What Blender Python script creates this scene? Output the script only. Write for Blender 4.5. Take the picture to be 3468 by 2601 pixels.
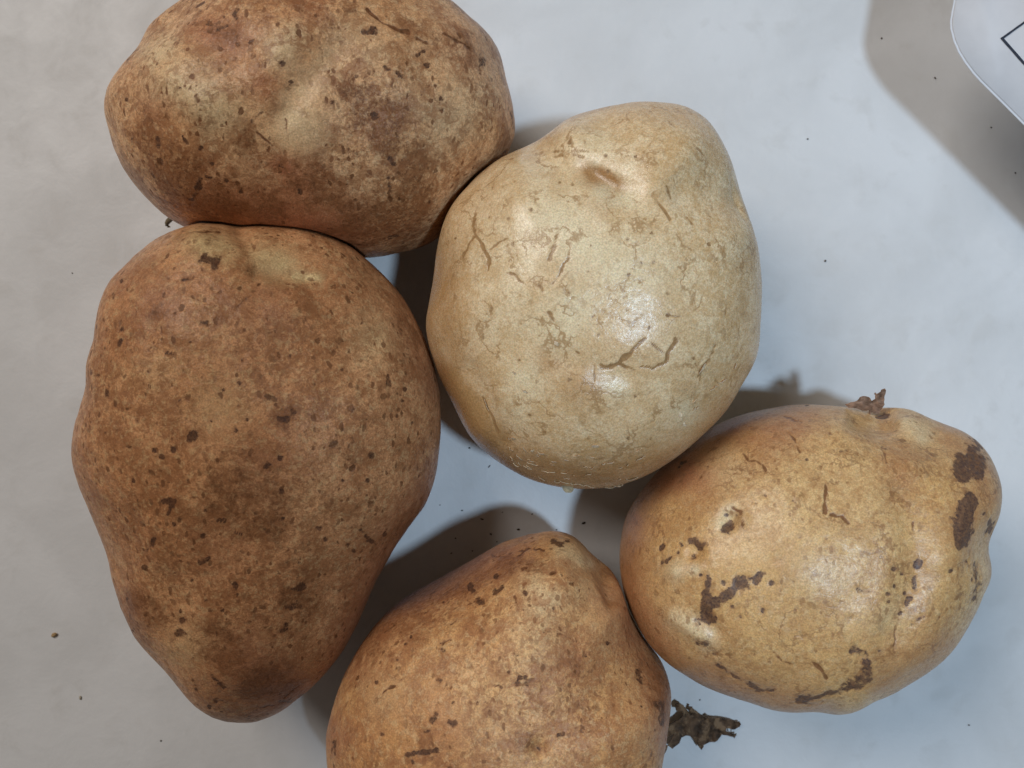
import bpy, bmesh, math, random
import numpy as np
from mathutils import Vector

S = bpy.context.scene
C = S.collection
for o in list(bpy.data.objects):
    bpy.data.objects.remove(o)
random.seed(7)
rng = np.random.default_rng(7)

# ------------------------------------------------------------------ camera
W, D = 0.25, 0.22                 # table width in the frame (m), camera height above the table (m)
PXW, CX, CY = 3468.0, 1734.0, 1300.5
F = D * PXW / W                   # focal length in photo pixels
cam = bpy.data.cameras.new('camera')
cam.sensor_width = 36.0
cam.lens = 36.0 * D / W
cam.clip_start = 0.005
cam.clip_end = 50
cam.dof.use_dof = True
cam.dof.focus_distance = 0.178
cam.dof.aperture_fstop = 30.0
co = bpy.data.objects.new('camera', cam)
co.location = (0, 0, D)
C.objects.link(co)
S.camera = co

# ------------------------------------------------------------------ light
S.view_settings.view_transform = 'Standard'
S.view_settings.look = 'None'
S.view_settings.exposure = 0.0
S.view_settings.gamma = 1.0
S.render.film_transparent = False
S.cycles.max_bounces = 8
S.cycles.use_denoising = True
S.cycles.denoiser = 'OPENIMAGEDENOISE'
S.cycles.denoising_input_passes = 'RGB_ALBEDO_NORMAL'
S.cycles.denoising_prefilter = 'ACCURATE'
world = bpy.data.worlds.new('World')
S.world = world
world.use_nodes = True
bg = world.node_tree.nodes['Background']
bg.inputs[0].default_value = (1.0, 0.93, 0.86, 1)
bg.inputs[1].default_value = 0.065


def lamp(name, kind, loc, target, power, color, **kw):
    l = bpy.data.lights.new(name, kind)
    l.energy = power
    l.color = color
    for k, v in kw.items():
        setattr(l, k, v)
    o = bpy.data.objects.new(name, l)
    o.location = loc
    d = Vector(target) - Vector(loc)
    o.rotation_euler = d.to_track_quat('-Z', 'Y').to_euler()
    C.objects.link(o)
    return o


# cool lamp above the right half, its cone edge replacing an unseen phone's shadow, and a broad warm ceiling lamp towards the upper left
lamp('cool_spot_lamp', 'SPOT', (0.18, -0.07, 0.60), (0.157, -0.008, 0.0), 7.6, (0.57, 0.775, 1.0),
     shadow_soft_size=0.022, spot_size=math.radians(41), spot_blend=0.28)
lamp('warm_room_lamp', 'AREA', (-0.39, 0.40, 0.66), (-0.01, 0.02, 0.0), 4.05, (1.0, 0.95, 0.905),
     shape='DISK', size=0.42)


# ------------------------------------------------------------------ helpers
def P(px, py, z=0.0):
    """a point at height z seen at photo pixel (px, py)"""
    s = (D - z) / F
    return np.array([(px - CX) * s, -(py - CY) * s, z])


def project(V):
    s = F / (D - V[:, 2])
    return np.stack([CX + V[:, 0] * s, CY - V[:, 1] * s], 1)


CR = {0: (0, 0, 1.0), 1: (300, 0, .6781), 2: (200, 700, .6103), 3: (200, 1600, .6103), 4: (1400, 320, .5606),
      5: (1400, 1100, .5606), 6: (2050, 1280, .7053), 7: (1080, 1750, .6691), 8: (1250, 1450, .4069),
      9: (1700, 1400, .2260), 10: (2800, 1300, .13562), 11: (2220, 2340, .15733), 12: (500, 680, .07233)}


def cp(c, pts):
    ox, oy, s = CR[c]
    return [(ox + x * s, oy + y * s) for x, y in pts]


def tag(o, label=None, cat=None, group=None, kind=None):
    for k, v in (('label', label), ('category', cat), ('group', group), ('kind', kind)):
        if v:
            o[k] = v


def link(name, me, mat=None, parent=None, loc=None):
    o = bpy.data.objects.new(name, me)
    C.objects.link(o)
    if mat and me:
        me.materials.append(mat)
    if parent:
        o.parent = parent
    if loc is not None:
        o.location = loc
    return o


def _h(ix, iy, iz, seed):
    h = (ix.astype(np.uint32) * np.uint32(374761393) + iy.astype(np.uint32) * np.uint32(668265263)
         + iz.astype(np.uint32) * np.uint32(2147483647) + np.uint32(seed * 7919 + 13))
    h ^= h >> np.uint32(13)
    h *= np.uint32(1274126177)
    h ^= h >> np.uint32(16)
    h *= np.uint32(2246822519)
    h ^= h >> np.uint32(15)
    return h.astype(np.float64) / 4294967295.0


def vnoise(V, scale, seed=0, octaves=1):
    """value noise in -1..1"""
    out = np.zeros(len(V))
    amp = tot = 0.0
    a = 1.0
    for k in range(octaves):
        Q = V * scale * (2.03 ** k) + seed * 11.7 + 1000.0
        I = np.floor(Q).astype(np.int64)
        f = Q - I
        f = f * f * f * (f * (f * 6 - 15) + 10)
        r = 0
        for dx in (0, 1):
            wx = f[:, 0] if dx else 1 - f[:, 0]
            for dy in (0, 1):
                wy = f[:, 1] if dy else 1 - f[:, 1]
                for dz in (0, 1):
                    wz = f[:, 2] if dz else 1 - f[:, 2]
                    r = r + wx * wy * wz * _h(I[:, 0] + dx, I[:, 1] + dy, I[:, 2] + dz, seed + k)
        out += a * (r * 2 - 1)
        tot += a
        a *= 0.5
    return out / tot


def smooth(a, b, x):
    t = np.clip((x - a) / (b - a), 0, 1)
    return t * t * (3 - 2 * t)


def polydist(uv, pts):
    pts = np.asarray(pts, float)
    if len(pts) == 1:
        return np.hypot(uv[:, 0] - pts[0, 0], uv[:, 1] - pts[0, 1])
    d = np.full(len(uv), 1e9)
    for a, b in zip(pts[:-1], pts[1:]):
        ab = b - a
        t = np.clip(((uv - a) @ ab) / max(ab @ ab, 1e-9), 0, 1)
        q = a + t[:, None] * ab
        d = np.minimum(d, np.hypot(uv[:, 0] - q[:, 0], uv[:, 1] - q[:, 1]))
    return d


def normals(V, n):
    G = V.reshape(n, n, 3)
    du = np.zeros_like(G)
    dv = np.zeros_like(G)
    du[1:-1] = G[2:] - G[:-2]
    du[0] = G[1] - G[0]
    du[-1] = G[-1] - G[-2]
    dv[:, 1:-1] = G[:, 2:] - G[:, :-2]
    dv[:, 0] = G[:, 1] - G[:, 0]
    dv[:, -1] = G[:, -1] - G[:, -2]
    N = np.cross(du, dv).reshape(-1, 3)
    N /= np.maximum(np.linalg.norm(N, axis=1), 1e-12)[:, None]
    return N


# ------------------------------------------------------------------ node helper
class NT:
    def __init__(self, mat):
        mat.use_nodes = True
        self.t = mat.node_tree
        self.n = self.t.nodes
        self.b = self.n['Principled BSDF']

    def put(self, sock, v):
        if isinstance(v, bpy.types.NodeSocket):
            self.t.links.new(v, sock)
        elif isinstance(v, (tuple, list)) and sock.type == 'RGBA' and len(v) == 3:
            sock.default_value = (*v, 1)
        else:
            sock.default_value = v

    def node(self, typ, ins=(), **kw):
        nd = self.n.new(typ)
        for k, v in kw.items():
            setattr(nd, k, v)
        for k, v in dict(ins).items():
            self.put(nd.inputs[k], v)
        return nd

    def math(self, op, a, b=0.0, clamp=False):
        nd = self.node('ShaderNodeMath', {0: a, 1: b}, operation=op)
        nd.use_clamp = clamp
        return nd.outputs[0]

    def noise(self, vec, scale, detail=2.0, rough=0.5, dist=0.0, color=False):
        nd = self.node('ShaderNodeTexNoise', {'Vector': vec, 'Scale': scale, 'Detail': detail, 'Roughness': rough,
                                              'Distortion': dist})
        return nd.outputs['Color' if color else 'Fac']

    def vor(self, vec, scale, rnd=1.0):
        nd = self.node('ShaderNodeTexVoronoi', {'Vector': vec, 'Scale': scale, 'Randomness': rnd})
        return nd.outputs['Distance'], nd.outputs['Color']

    def ramp(self, x, a, b, lo=0.0, hi=1.0, smoothstep=True):
        nd = self.node('ShaderNodeMapRange', {0: x, 1: a, 2: b, 3: lo, 4: hi})
        nd.interpolation_type = 'SMOOTHSTEP' if smoothstep else 'LINEAR'
        return nd.outputs[0]

    def mix(self, f, a, b, blend='MIX'):
        nd = self.n.new('ShaderNodeMix')
        nd.data_type = 'RGBA'
        nd.blend_type = blend
        self.put(nd.inputs[0], f)
        self.put(nd.inputs[6], a)
        self.put(nd.inputs[7], b)
        return nd.outputs[2]

    def attr(self, name):
        return self.node('ShaderNodeAttribute', attribute_name=name).outputs['Fac']

    def vmul(self, v, s):
        return self.node('ShaderNodeVectorMath', {0: v, 1: s}, operation='MULTIPLY').outputs[0]

    def vadd(self, v, s):
        return self.node('ShaderNodeVectorMath', {0: v, 1: s}, operation='ADD').outputs[0]

    def bump(self, h, strength, dist, normal=None):
        nd = self.node('ShaderNodeBump', {'Strength': strength, 'Distance': dist, 'Height': h})
        if normal:
            self.put(nd.inputs['Normal'], normal)
        return nd.outputs[0]


def plain(name, col, rough=0.6, var=0.25, scale=900, bump=0.3, sss=0.0, trans=0.0):
    m = bpy.data.materials.new(name)
    t = NT(m)
    co_ = t.node('ShaderNodeTexCoord').outputs['Object']
    nz = t.noise(co_, scale, 4, 0.6)
    c2 = tuple(min(1, c * (1 + var * 1.4)) for c in col)
    c1 = tuple(c * (1 - var * 1.4) for c in col)
    t.put(t.b.inputs['Base Color'], t.mix(t.ramp(nz, .3, .7), c1, c2))
    t.put(t.b.inputs['Roughness'], rough)
    t.b.inputs['Specular IOR Level'].default_value = .3
    t.put(t.b.inputs['Normal'], t.bump(nz, bump, 0.0004))
    t.b.inputs['Subsurface Weight'].default_value = sss
    t.b.inputs['Subsurface Radius'].default_value = (.002, .001, .0006)
    t.b.inputs['Transmission Weight'].default_value = trans
    return m


def skin(name, c1, c2, russet, redc, palec, speck, crackc, stainc, k_mottle, k_fine, k_dots, rough, bump, spec=.3,
         seed=0.0, k_hair=.3):
    """potato skin: two earth tones, mottling, lenticels, specks; the attributes carry each tuber's own marks"""
    m = bpy.data.materials.new(name)
    t = NT(m)
    obj = t.node('ShaderNodeTexCoord').outputs['Object']
    obj = t.vadd(obj, (seed, seed * .7, -seed))
    wob = t.noise(obj, 420, 3, .6, color=True)
    wob = t.vadd(wob, (-.5, -.5, -.5))
    vec = t.vadd(obj, t.vmul(wob, (.0016,) * 3))
    a_st, a_cr, a_pa, a_re, a_de = (t.attr(n) for n in ('stain', 'crack', 'pale', 'red', 'dens'))
    low = t.noise(obj, 42, 3, .55, .4)
    mid = t.noise(obj, 170, 5, .65, .6)
    fine = t.noise(vec, 1250, 4, .65)
    grain = t.noise(obj, 3200, 2, .6)
    col = t.mix(t.ramp(low, .36, .64), c1, c2)
    mot = t.math('MULTIPLY', t.ramp(mid, .45, .60), k_mottle)
    col = t.mix(mot, col, russet)
    fm = t.math('MULTIPLY', t.ramp(fine, .47, .60), t.math('ADD', .20, t.math('MULTIPLY', a_de, .60)))
    col = t.mix(fm, col, russet)
    lt = t.math('MULTIPLY', t.ramp(t.noise(vec, 760, 4, .7), .50, .62), .12 + .5 * k_mottle)
    col = t.mix(lt, col, t.mix(.6, c2, palec))
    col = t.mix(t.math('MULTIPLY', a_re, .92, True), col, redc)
    col = t.mix(t.math('MULTIPLY', a_pa, t.ramp(mid, .2, .55, .55, 1.0)), col, palec)
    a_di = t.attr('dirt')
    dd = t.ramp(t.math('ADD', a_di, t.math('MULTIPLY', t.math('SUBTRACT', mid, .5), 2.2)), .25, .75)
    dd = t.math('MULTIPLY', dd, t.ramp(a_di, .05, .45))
    dirt_shade_c = t.mix(.5, russet, speck)
    col = t.mix(t.math('MULTIPLY', dd, t.ramp(fine, .40, .60, .40, .85)), col, dirt_shade_c)
    g = t.ramp(grain, .30, .70, .80, 1.16)
    col = t.mix(1.0, col, t.node('ShaderNodeCombineColor', {0: g, 1: g, 2: g}).outputs[0], 'MULTIPLY')
    # flecks at two sizes, ragged and a little stretched
    dens = t.math('ADD', a_de, t.ramp(t.noise(obj, 95, 4, .65), .32, .68, -.30, .40))
    sv = t.vadd(t.vmul(obj, (1.0, .62, 1.0)), t.vmul(wob, (.0016,) * 3))
    d1, k1 = t.vor(sv, 850)
    r1 = t.node('ShaderNodeSeparateColor', {0: k1})
    here = t.math('MULTIPLY', t.math('SUBTRACT', t.math('MULTIPLY', dens, 1.0), r1.outputs[0]), 8.0, True)
    rad = t.math('ADD', .22, t.math('MULTIPLY', r1.outputs[2], .26))
    f1 = t.math('MULTIPLY', t.math('SUBTRACT', rad, d1), 8.0, True)
    f1 = t.math('MULTIPLY', t.math('MULTIPLY', f1, here), t.math('MULTIPLY', t.ramp(r1.outputs[1], 0, 1, .30, 1.0), k_fine))
    col = t.mix(f1, col, t.mix(.25, speck, russet))
    d3, k3 = t.vor(t.vadd(t.vmul(obj, (.85, 1.0, 1.0)), t.vmul(wob, (.0026,) * 3)), 430)
    r3 = t.node('ShaderNodeSeparateColor', {0: k3})
    here3 = t.math('MULTIPLY', t.math('SUBTRACT', t.math('MULTIPLY', dens, .42), r3.outputs[0]), 8.0, True)
    rad3 = t.math('ADD', .16, t.math('MULTIPLY', t.math('POWER', r3.outputs[2], 2.0), .24))
    f3 = t.math('MULTIPLY', t.math('SUBTRACT', rad3, d3), 12.0, True)
    f3 = t.math('MULTIPLY', t.math('MULTIPLY', f3, here3), t.math('MULTIPLY', t.ramp(r3.outputs[1], 0, 1, .35, 1.0), k_fine))
    col = t.mix(f3, col, speck)
    # flaky net of russet
    net = t.ramp(t.noise(vec, 430, 6, .74, .8), .485, .56)
    net = t.math('MULTIPLY', net, t.math('MULTIPLY', t.ramp(dens, .05, .85, .25, .95), k_mottle))
    col = t.mix(net, col, russet)
    wob2 = t.vadd(t.noise(obj, 150, 4, .65, color=True), (-.5, -.5, -.5))
    cell = t.node('ShaderNodeTexVoronoi', {'Vector': t.vadd(obj, t.vmul(wob2, (.012,) * 3)), 'Scale': 135.0}, feature='DISTANCE_TO_EDGE')
    hair = t.ramp(t.math('ADD', cell.outputs[0], t.math('MULTIPLY', t.math('SUBTRACT', fine, .5), .10)), .012, .055, 1, 0)
    hair = t.math('MULTIPLY', hair, t.ramp(t.noise(t.vadd(obj, (.3, .1, .2)), 130, 3, .6), .46, .60))
    hair = t.math('MULTIPLY', hair, k_hair)
    col = t.mix(hair, col, crackc)
    # lenticels: sparse rounder dots
    d2, k2 = t.vor(t.vadd(vec, t.vmul(wob, (.001,) * 3)), 230)
    r2 = t.node('ShaderNodeSeparateColor', {0: k2})
    rad2 = t.math('MULTIPLY', r2.outputs[0], .19)
    f2 = t.math('MULTIPLY', t.math('SUBTRACT', rad2, d2), 26.0, True)
    f2 = t.math('MULTIPLY', f2, t.math('MULTIPLY', t.ramp(r2.outputs[1], 0, 1, .3, .95), k_dots))
    col = t.mix(f2, col, speck)
    ragged = t.math('MULTIPLY', t.math('SUBTRACT', t.noise(obj, 800, 5, .72), .5), 2.6)
    cr = t.ramp(t.math('ADD', a_cr, t.math('MULTIPLY', ragged, .40)), .34, .60)
    cr = t.math('MULTIPLY', cr, t.ramp(a_cr, 0.03, .25))
    col = t.mix(t.math('MULTIPLY', t.ramp(a_cr, .05, .8), .30), col, russet)
    col = t.mix(t.math('MULTIPLY', cr, .88), col, t.mix(t.ramp(fine, .42, .58), crackc, speck))
    st = t.ramp(t.math('ADD', a_st, t.math('MULTIPLY', ragged, .62)), .36, .66)
    st = t.math('MULTIPLY', st, t.ramp(a_st, 0.03, .30))
    stc = t.mix(t.ramp(fine, .42, .62), stainc, t.mix(.28, stainc, russet))
    col = t.mix(t.math('MULTIPLY', t.ramp(a_st, .05, .6), .25), col, russet)
    col = t.mix(t.math('MULTIPLY', st, t.ramp(grain, .3, .7, .75, .98)), col, stc)
    t.put(t.b.inputs['Base Color'], col)
    ro = t.ramp(fine, .3, .7, rough - .06, rough + .10)
    ro = t.math('ADD', ro, t.math('MULTIPLY', t.math('ADD', st, f1), .15))
    t.put(t.b.inputs['Roughness'], ro)
    t.b.inputs['Specular IOR Level'].default_value = spec
    h = t.math('ADD', t.math('MULTIPLY', fine, .6), t.math('MULTIPLY', grain, .18))
    h = t.math('ADD', h, t.math('MULTIPLY', t.noise(vec, 480, 4, .6), .7))
    h = t.math('SUBTRACT', h, t.math('MULTIPLY', f1, .25))
    h = t.math('SUBTRACT', h, t.math('MULTIPLY', t.math('ADD', f2, f3), .30))
    h = t.math('SUBTRACT', h, t.math('MULTIPLY', net, .22))
    h = t.math('SUBTRACT', h, t.math('MULTIPLY', hair, .35))
    h = t.math('ADD', h, t.math('MULTIPLY', st, .25))
    h = t.math('SUBTRACT', h, t.math('MULTIPLY', cr, .55))
    t.put(t.b.inputs['Normal'], t.bump(h, bump, 0.0006))
    t.b.inputs['Subsurface Weight'].default_value = 0.08
    t.b.inputs['Subsurface Radius'].default_value = (1.0, .42, .18)
    t.b.inputs['Subsurface Scale'].default_value = 0.0028
    return m


# ------------------------------------------------------------------ the table
def table():
    m = bpy.data.materials.new('white painted table')
    t = NT(m)
    obj = t.node('ShaderNodeTexCoord').outputs['Object']
    n1 = t.noise(obj, 26, 4, .55, .5)
    n2 = t.noise(obj, 110, 4, .6, .3)
    n3 = t.noise(obj, 900, 3, .6)
    col = t.mix(t.ramp(n1, .35, .65), (.630, .625, .616), (.705, .701, .694))
    col = t.mix(t.math('MULTIPLY', t.ramp(n2, .52, .72), .6), col, (.61, .60, .582))
    d, k = t.vor(obj, 60)
    r = t.node('ShaderNodeSeparateColor', {0: k})
    rad = t.math('MULTIPLY', t.math('POWER', r.outputs[0], 6.0), .035)
    dots = t.math('MULTIPLY', t.math('SUBTRACT', rad, d), 60.0, True)
    col = t.mix(t.math('MULTIPLY', dots, .30), col, (.36, .33, .30))
    t.put(t.b.inputs['Base Color'], col)
    t.put(t.b.inputs['Roughness'], t.ramp(n2, .3, .7, .42, .60))
    t.b.inputs['Specular IOR Level'].default_value = 0.3
    h = t.math('ADD', t.math('MULTIPLY', n2, 1.0), t.math('MULTIPLY', n3, .10))
    t.put(t.b.inputs['Normal'], t.bump(h, .11, .0022))
    bm = bmesh.new()
    bmesh.ops.create_cube(bm, size=1.0)
    bmesh.ops.scale(bm, vec=(1.6, 1.2, .03), verts=bm.verts)
    bmesh.ops.translate(bm, vec=(0, 0, -.015), verts=bm.verts)
    bmesh.ops.bevel(bm, geom=list(bm.edges), offset=.004, segments=3, affect='EDGES')
    me = bpy.data.meshes.new('table_top')
    bm.to_mesh(me)
    o = link('table_top', me, m)
    tag(o, kind='structure')


table()

# ------------------------------------------------------------------ tubers
N = 440
_g = np.linspace(-1, 1, N)
_a, _b = np.meshgrid(_g, _g, indexing='ij')
_a = _a.ravel() + 1e-9
_b = _b.ravel() + 2e-9
_big = np.abs(_a) > np.abs(_b)
_r = np.where(_big, _a, _b)
_th = np.where(_big, (math.pi / 4) * _b / np.where(_big, _a, 1), math.pi / 2 - (math.pi / 4) * _a / np.where(_big, 1, _b))
TH = np.where(_r < 0, _th + math.pi, _th) % (2 * math.pi)
RR = np.abs(_r)
_k = .80
PH = np.where(RR < _k, RR / _k * math.radians(102), math.radians(102) + (RR - _k) / (1 - _k) * math.radians(75))
_i = np.arange(N * N).reshape(N, N)
QUADS = np.stack([_i[:-1, :-1], _i[1:, :-1], _i[1:, 1:], _i[:-1, 1:]], -1).reshape(-1, 4)
RIM = list(_i[0, :]) + list(_i[1:, -1]) + list(_i[-1, -2::-1]) + list(_i[-2:0:-1, 0])


def spline(pts, n=1440):
    p = np.asarray(pts, float)
    m = len(p)
    t = np.arange(n) / n * m
    i = np.floor(t).astype(int)
    f = (t - i)[:, None]
    p0, p1, p2, p3 = p[(i - 1) % m], p[i % m], p[(i + 1) % m], p[(i + 2) % m]
    return .5 * (2 * p1 + (p2 - p0) * f + (2 * p0 - 5 * p1 + 4 * p2 - p3) * f ** 2 + (3 * p1 - p0 - 3 * p2 + p3) * f ** 3)


BINS = 540
BA = (np.arange(BINS) + .5) / BINS * 2 * math.pi


def psmooth(a, s):
    k = np.arange(-int(3 * s) - 1, int(3 * s) + 2)
    w = np.exp(-.5 * (k / s) ** 2)
    w /= w.sum()
    return sum(wi * np.roll(a, -ki) for wi, ki in zip(w, k))


def periodic(a, th):
    return np.interp(th, np.concatenate([[BA[-1] - 2 * math.pi], BA, [BA[0] + 2 * math.pi]]),
                     np.concatenate([[a[-1]], a, [a[0]]]))


def polar(uv, c):
    d = uv - np.asarray(c, float)
    return np.arctan2(-d[:, 1], d[:, 0]) % (2 * math.pi), np.hypot(d[:, 0], d[:, 1])


def shape(outline, centre, H, sil, tilt, macro, seed, ez=.80, lump=.0008):
    """the tuber's surface: a lumpy closed form as high as H whose outline agrees with the photograph"""
    th_o, r_o = polar(spline(outline), centre)
    order = np.argsort(th_o)
    T = np.interp(BA, th_o[order], r_o[order], period=2 * math.pi)
    T = psmooth(T, 3.2)
    zm = H * sil
    s = (D - zm) / F
    R = T * s
    c = P(centre[0], centre[1], zm)
    sp, cpz = np.sin(PH), np.cos(PH)
    for it in range(7):
        r = periodic(R, TH) * np.sign(sp) * np.abs(sp) ** .92
        zz = np.where(cpz > 0, (H - zm) * np.abs(cpz) ** ez, -zm * np.abs(cpz) ** .85)
        V = np.stack([c[0] + r * np.cos(TH), c[1] + r * np.sin(TH), np.zeros_like(r)], 1)
        sc = 1 + tilt[0] * (V[:, 0] - c[0]) + tilt[1] * (V[:, 1] - c[1])
        V[:, 2] = zm + zz * np.where(zz > 0, sc, 1)
        Nn = V - np.array([c[0], c[1], zm])
        Nn /= np.linalg.norm(Nn, axis=1)[:, None]
        V = V + Nn * (vnoise(V, 42, seed, 2) * lump * 2.0)[:, None]
        th_p, r_p = polar(project(V), centre)
        b = (th_p / (2 * math.pi) * BINS).astype(int) % BINS
        M = np.zeros(BINS)
        np.maximum.at(M, b, r_p)
        M = np.where(M < T * .3, T, M)
        R = R * (1 + psmooth(.75 * (T / M - 1), 5.0))
        R = psmooth(R, 2.2)
    V[:, 2] -= V[:, 2].min()
    V[:, 2] = np.where(V[:, 2] < .004, .004 * (V[:, 2] / .004) ** 1.6, V[:, 2])
    # lobes and hollows
    for (crop, w, amp, pts) in macro:
        Nn = normals(V, N)
        if Nn[N * N // 2 + N // 2, 2] < 0:
            Nn = -Nn
        uv = project(V)
        view = np.array([0, 0, D]) - V
        front = smooth(-.05, .25, (Nn * view).sum(1) / np.linalg.norm(view, axis=1))
        ww = w * CR[crop][2]
        d = polydist(uv, cp(crop, pts)) * (1 + .18 * vnoise(V, 160, seed + 3, 2))
        V = V + Nn * (front * amp * .001 * np.exp(-(d / ww) ** 2))[:, None]
    return V


def paint(V, marks, seed, roughness, pit=.4):
    """attributes: stains, cracks, pale and red zones, speck density; plus relief along the normal"""
    Nn = normals(V, N)
    if Nn[N * N // 2 + N // 2, 2] < 0:
        Nn = -Nn
    uv = project(V)
    view = np.array([0, 0, D]) - V
    front = ((Nn * view).sum(1) / np.linalg.norm(view, axis=1)) > 0.0
    wob = vnoise(V, 900, seed + 5, 2)
    wob2 = vnoise(V, 260, seed + 6, 2)
    A = {k: np.zeros(len(V)) for k in ('stain', 'crack', 'pale', 'red', 'dens', 'dirt')}
    A['dens'] += .42 + .35 * vnoise(V, 55, seed + 7, 2)
    relief = np.zeros(len(V))
    for (kind, crop, w, s, pts) in marks:
        q = cp(crop, pts)
        w = w * CR[crop][2]
        xs = [p[0] for p in q]
        ys = [p[1] for p in q]
        ext = w * (3.2 if kind in ('pale', 'red', 'dens', 'dirt') else 1.7) + 6
        sel = np.where(front & (uv[:, 0] > min(xs) - ext) & (uv[:, 0] < max(xs) + ext)
                       & (uv[:, 1] > min(ys) - ext) & (uv[:, 1] < max(ys) + ext))[0]
        if not len(sel):
            continue
        wpx = wob[sel] * min(w * .55, 11) + wob2[sel] * min(w * .45, 16)
        if kind == 'crack':
            d = polydist(uv[sel] + np.stack([wob2[sel] * 8 + wob[sel] * 7, wob[sel] * 9 - wob2[sel] * 6], 1), q)
            v = s * np.clip(1.25 - d / (w * (.72 + .30 * wob2[sel]) + 3), 0, 1) * np.clip(.80 + .85 * vnoise(V[sel], 330, seed + 11, 2), .22, 1)
            A['crack'][sel] = np.maximum(A['crack'][sel], v)
            relief[sel] += -.00012 * v + .00004 * np.exp(-((d - w * .8) / (w * .4 + 2)) ** 2) * s
        elif kind == 'stain':
            d = polydist(uv[sel], q) + wpx * 1.25
            s = s * (.66 + .34 * ((q[0][0] * 12.9898 + q[0][1] * 78.233) % 1.0)) if w < 18 else s
            v = s * np.clip(1.25 - d / (w * .78 + 4), 0, 1)
            A['stain'][sel] = np.maximum(A['stain'][sel], v)
            relief[sel] += .00012 * v * (.5 + wob[sel]) - (.00030 * v * pit if w < 26 else 0)
        else:
            d = polydist(uv[sel], q) * (1 + .25 * wob2[sel])
            v = s * np.exp(-(d / w) ** 2)
            A[kind][sel] = np.clip(A[kind][sel] + v, -1, 1)
    relief += vnoise(V, 330, seed + 8, 3) * .00010 * roughness
    relief += vnoise(V, 120, seed + 9, 2) * .00014
    low = smooth(.001, .006, V[:, 2])
    V = V + Nn * (relief * low)[:, None]
    A['dens'] = np.clip(A['dens'], 0, 1)
    return V, A


def tuber(V, A, mat, root):
    base = root.location
    me = bpy.data.meshes.new('tuber')
    Vl = V - np.array(base)
    nq = len(QUADS)
    q = QUADS
    # keep faces turned outwards
    Nn = normals(V, N)
    rim = RIM
    if Nn[N * N // 2 + N // 2, 2] < 0:
        q = QUADS[:, ::-1]
    else:
        rim = RIM[::-1]
    me.vertices.add(len(Vl))
    me.vertices.foreach_set('co', Vl.astype(np.float32).ravel())
    me.loops.add(nq * 4 + len(rim))
    me.loops.foreach_set('vertex_index', np.concatenate([q.ravel(), np.array(rim)]).astype(np.int32))
    me.polygons.add(nq + 1)
    me.polygons.foreach_set('loop_start', np.append(np.arange(nq) * 4, nq * 4).astype(np.int32))
    me.polygons.foreach_set('use_smooth', np.ones(nq + 1, dtype=bool))
    me.update(calc_edges=True)
    me.validate()
    for k, v in A.items():
        at = me.attributes.new(k, 'FLOAT', 'POINT')
        at.data.foreach_set('value', v.astype(np.float32))
    return link('tuber', me, mat, root)


SPECS = {}

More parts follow.
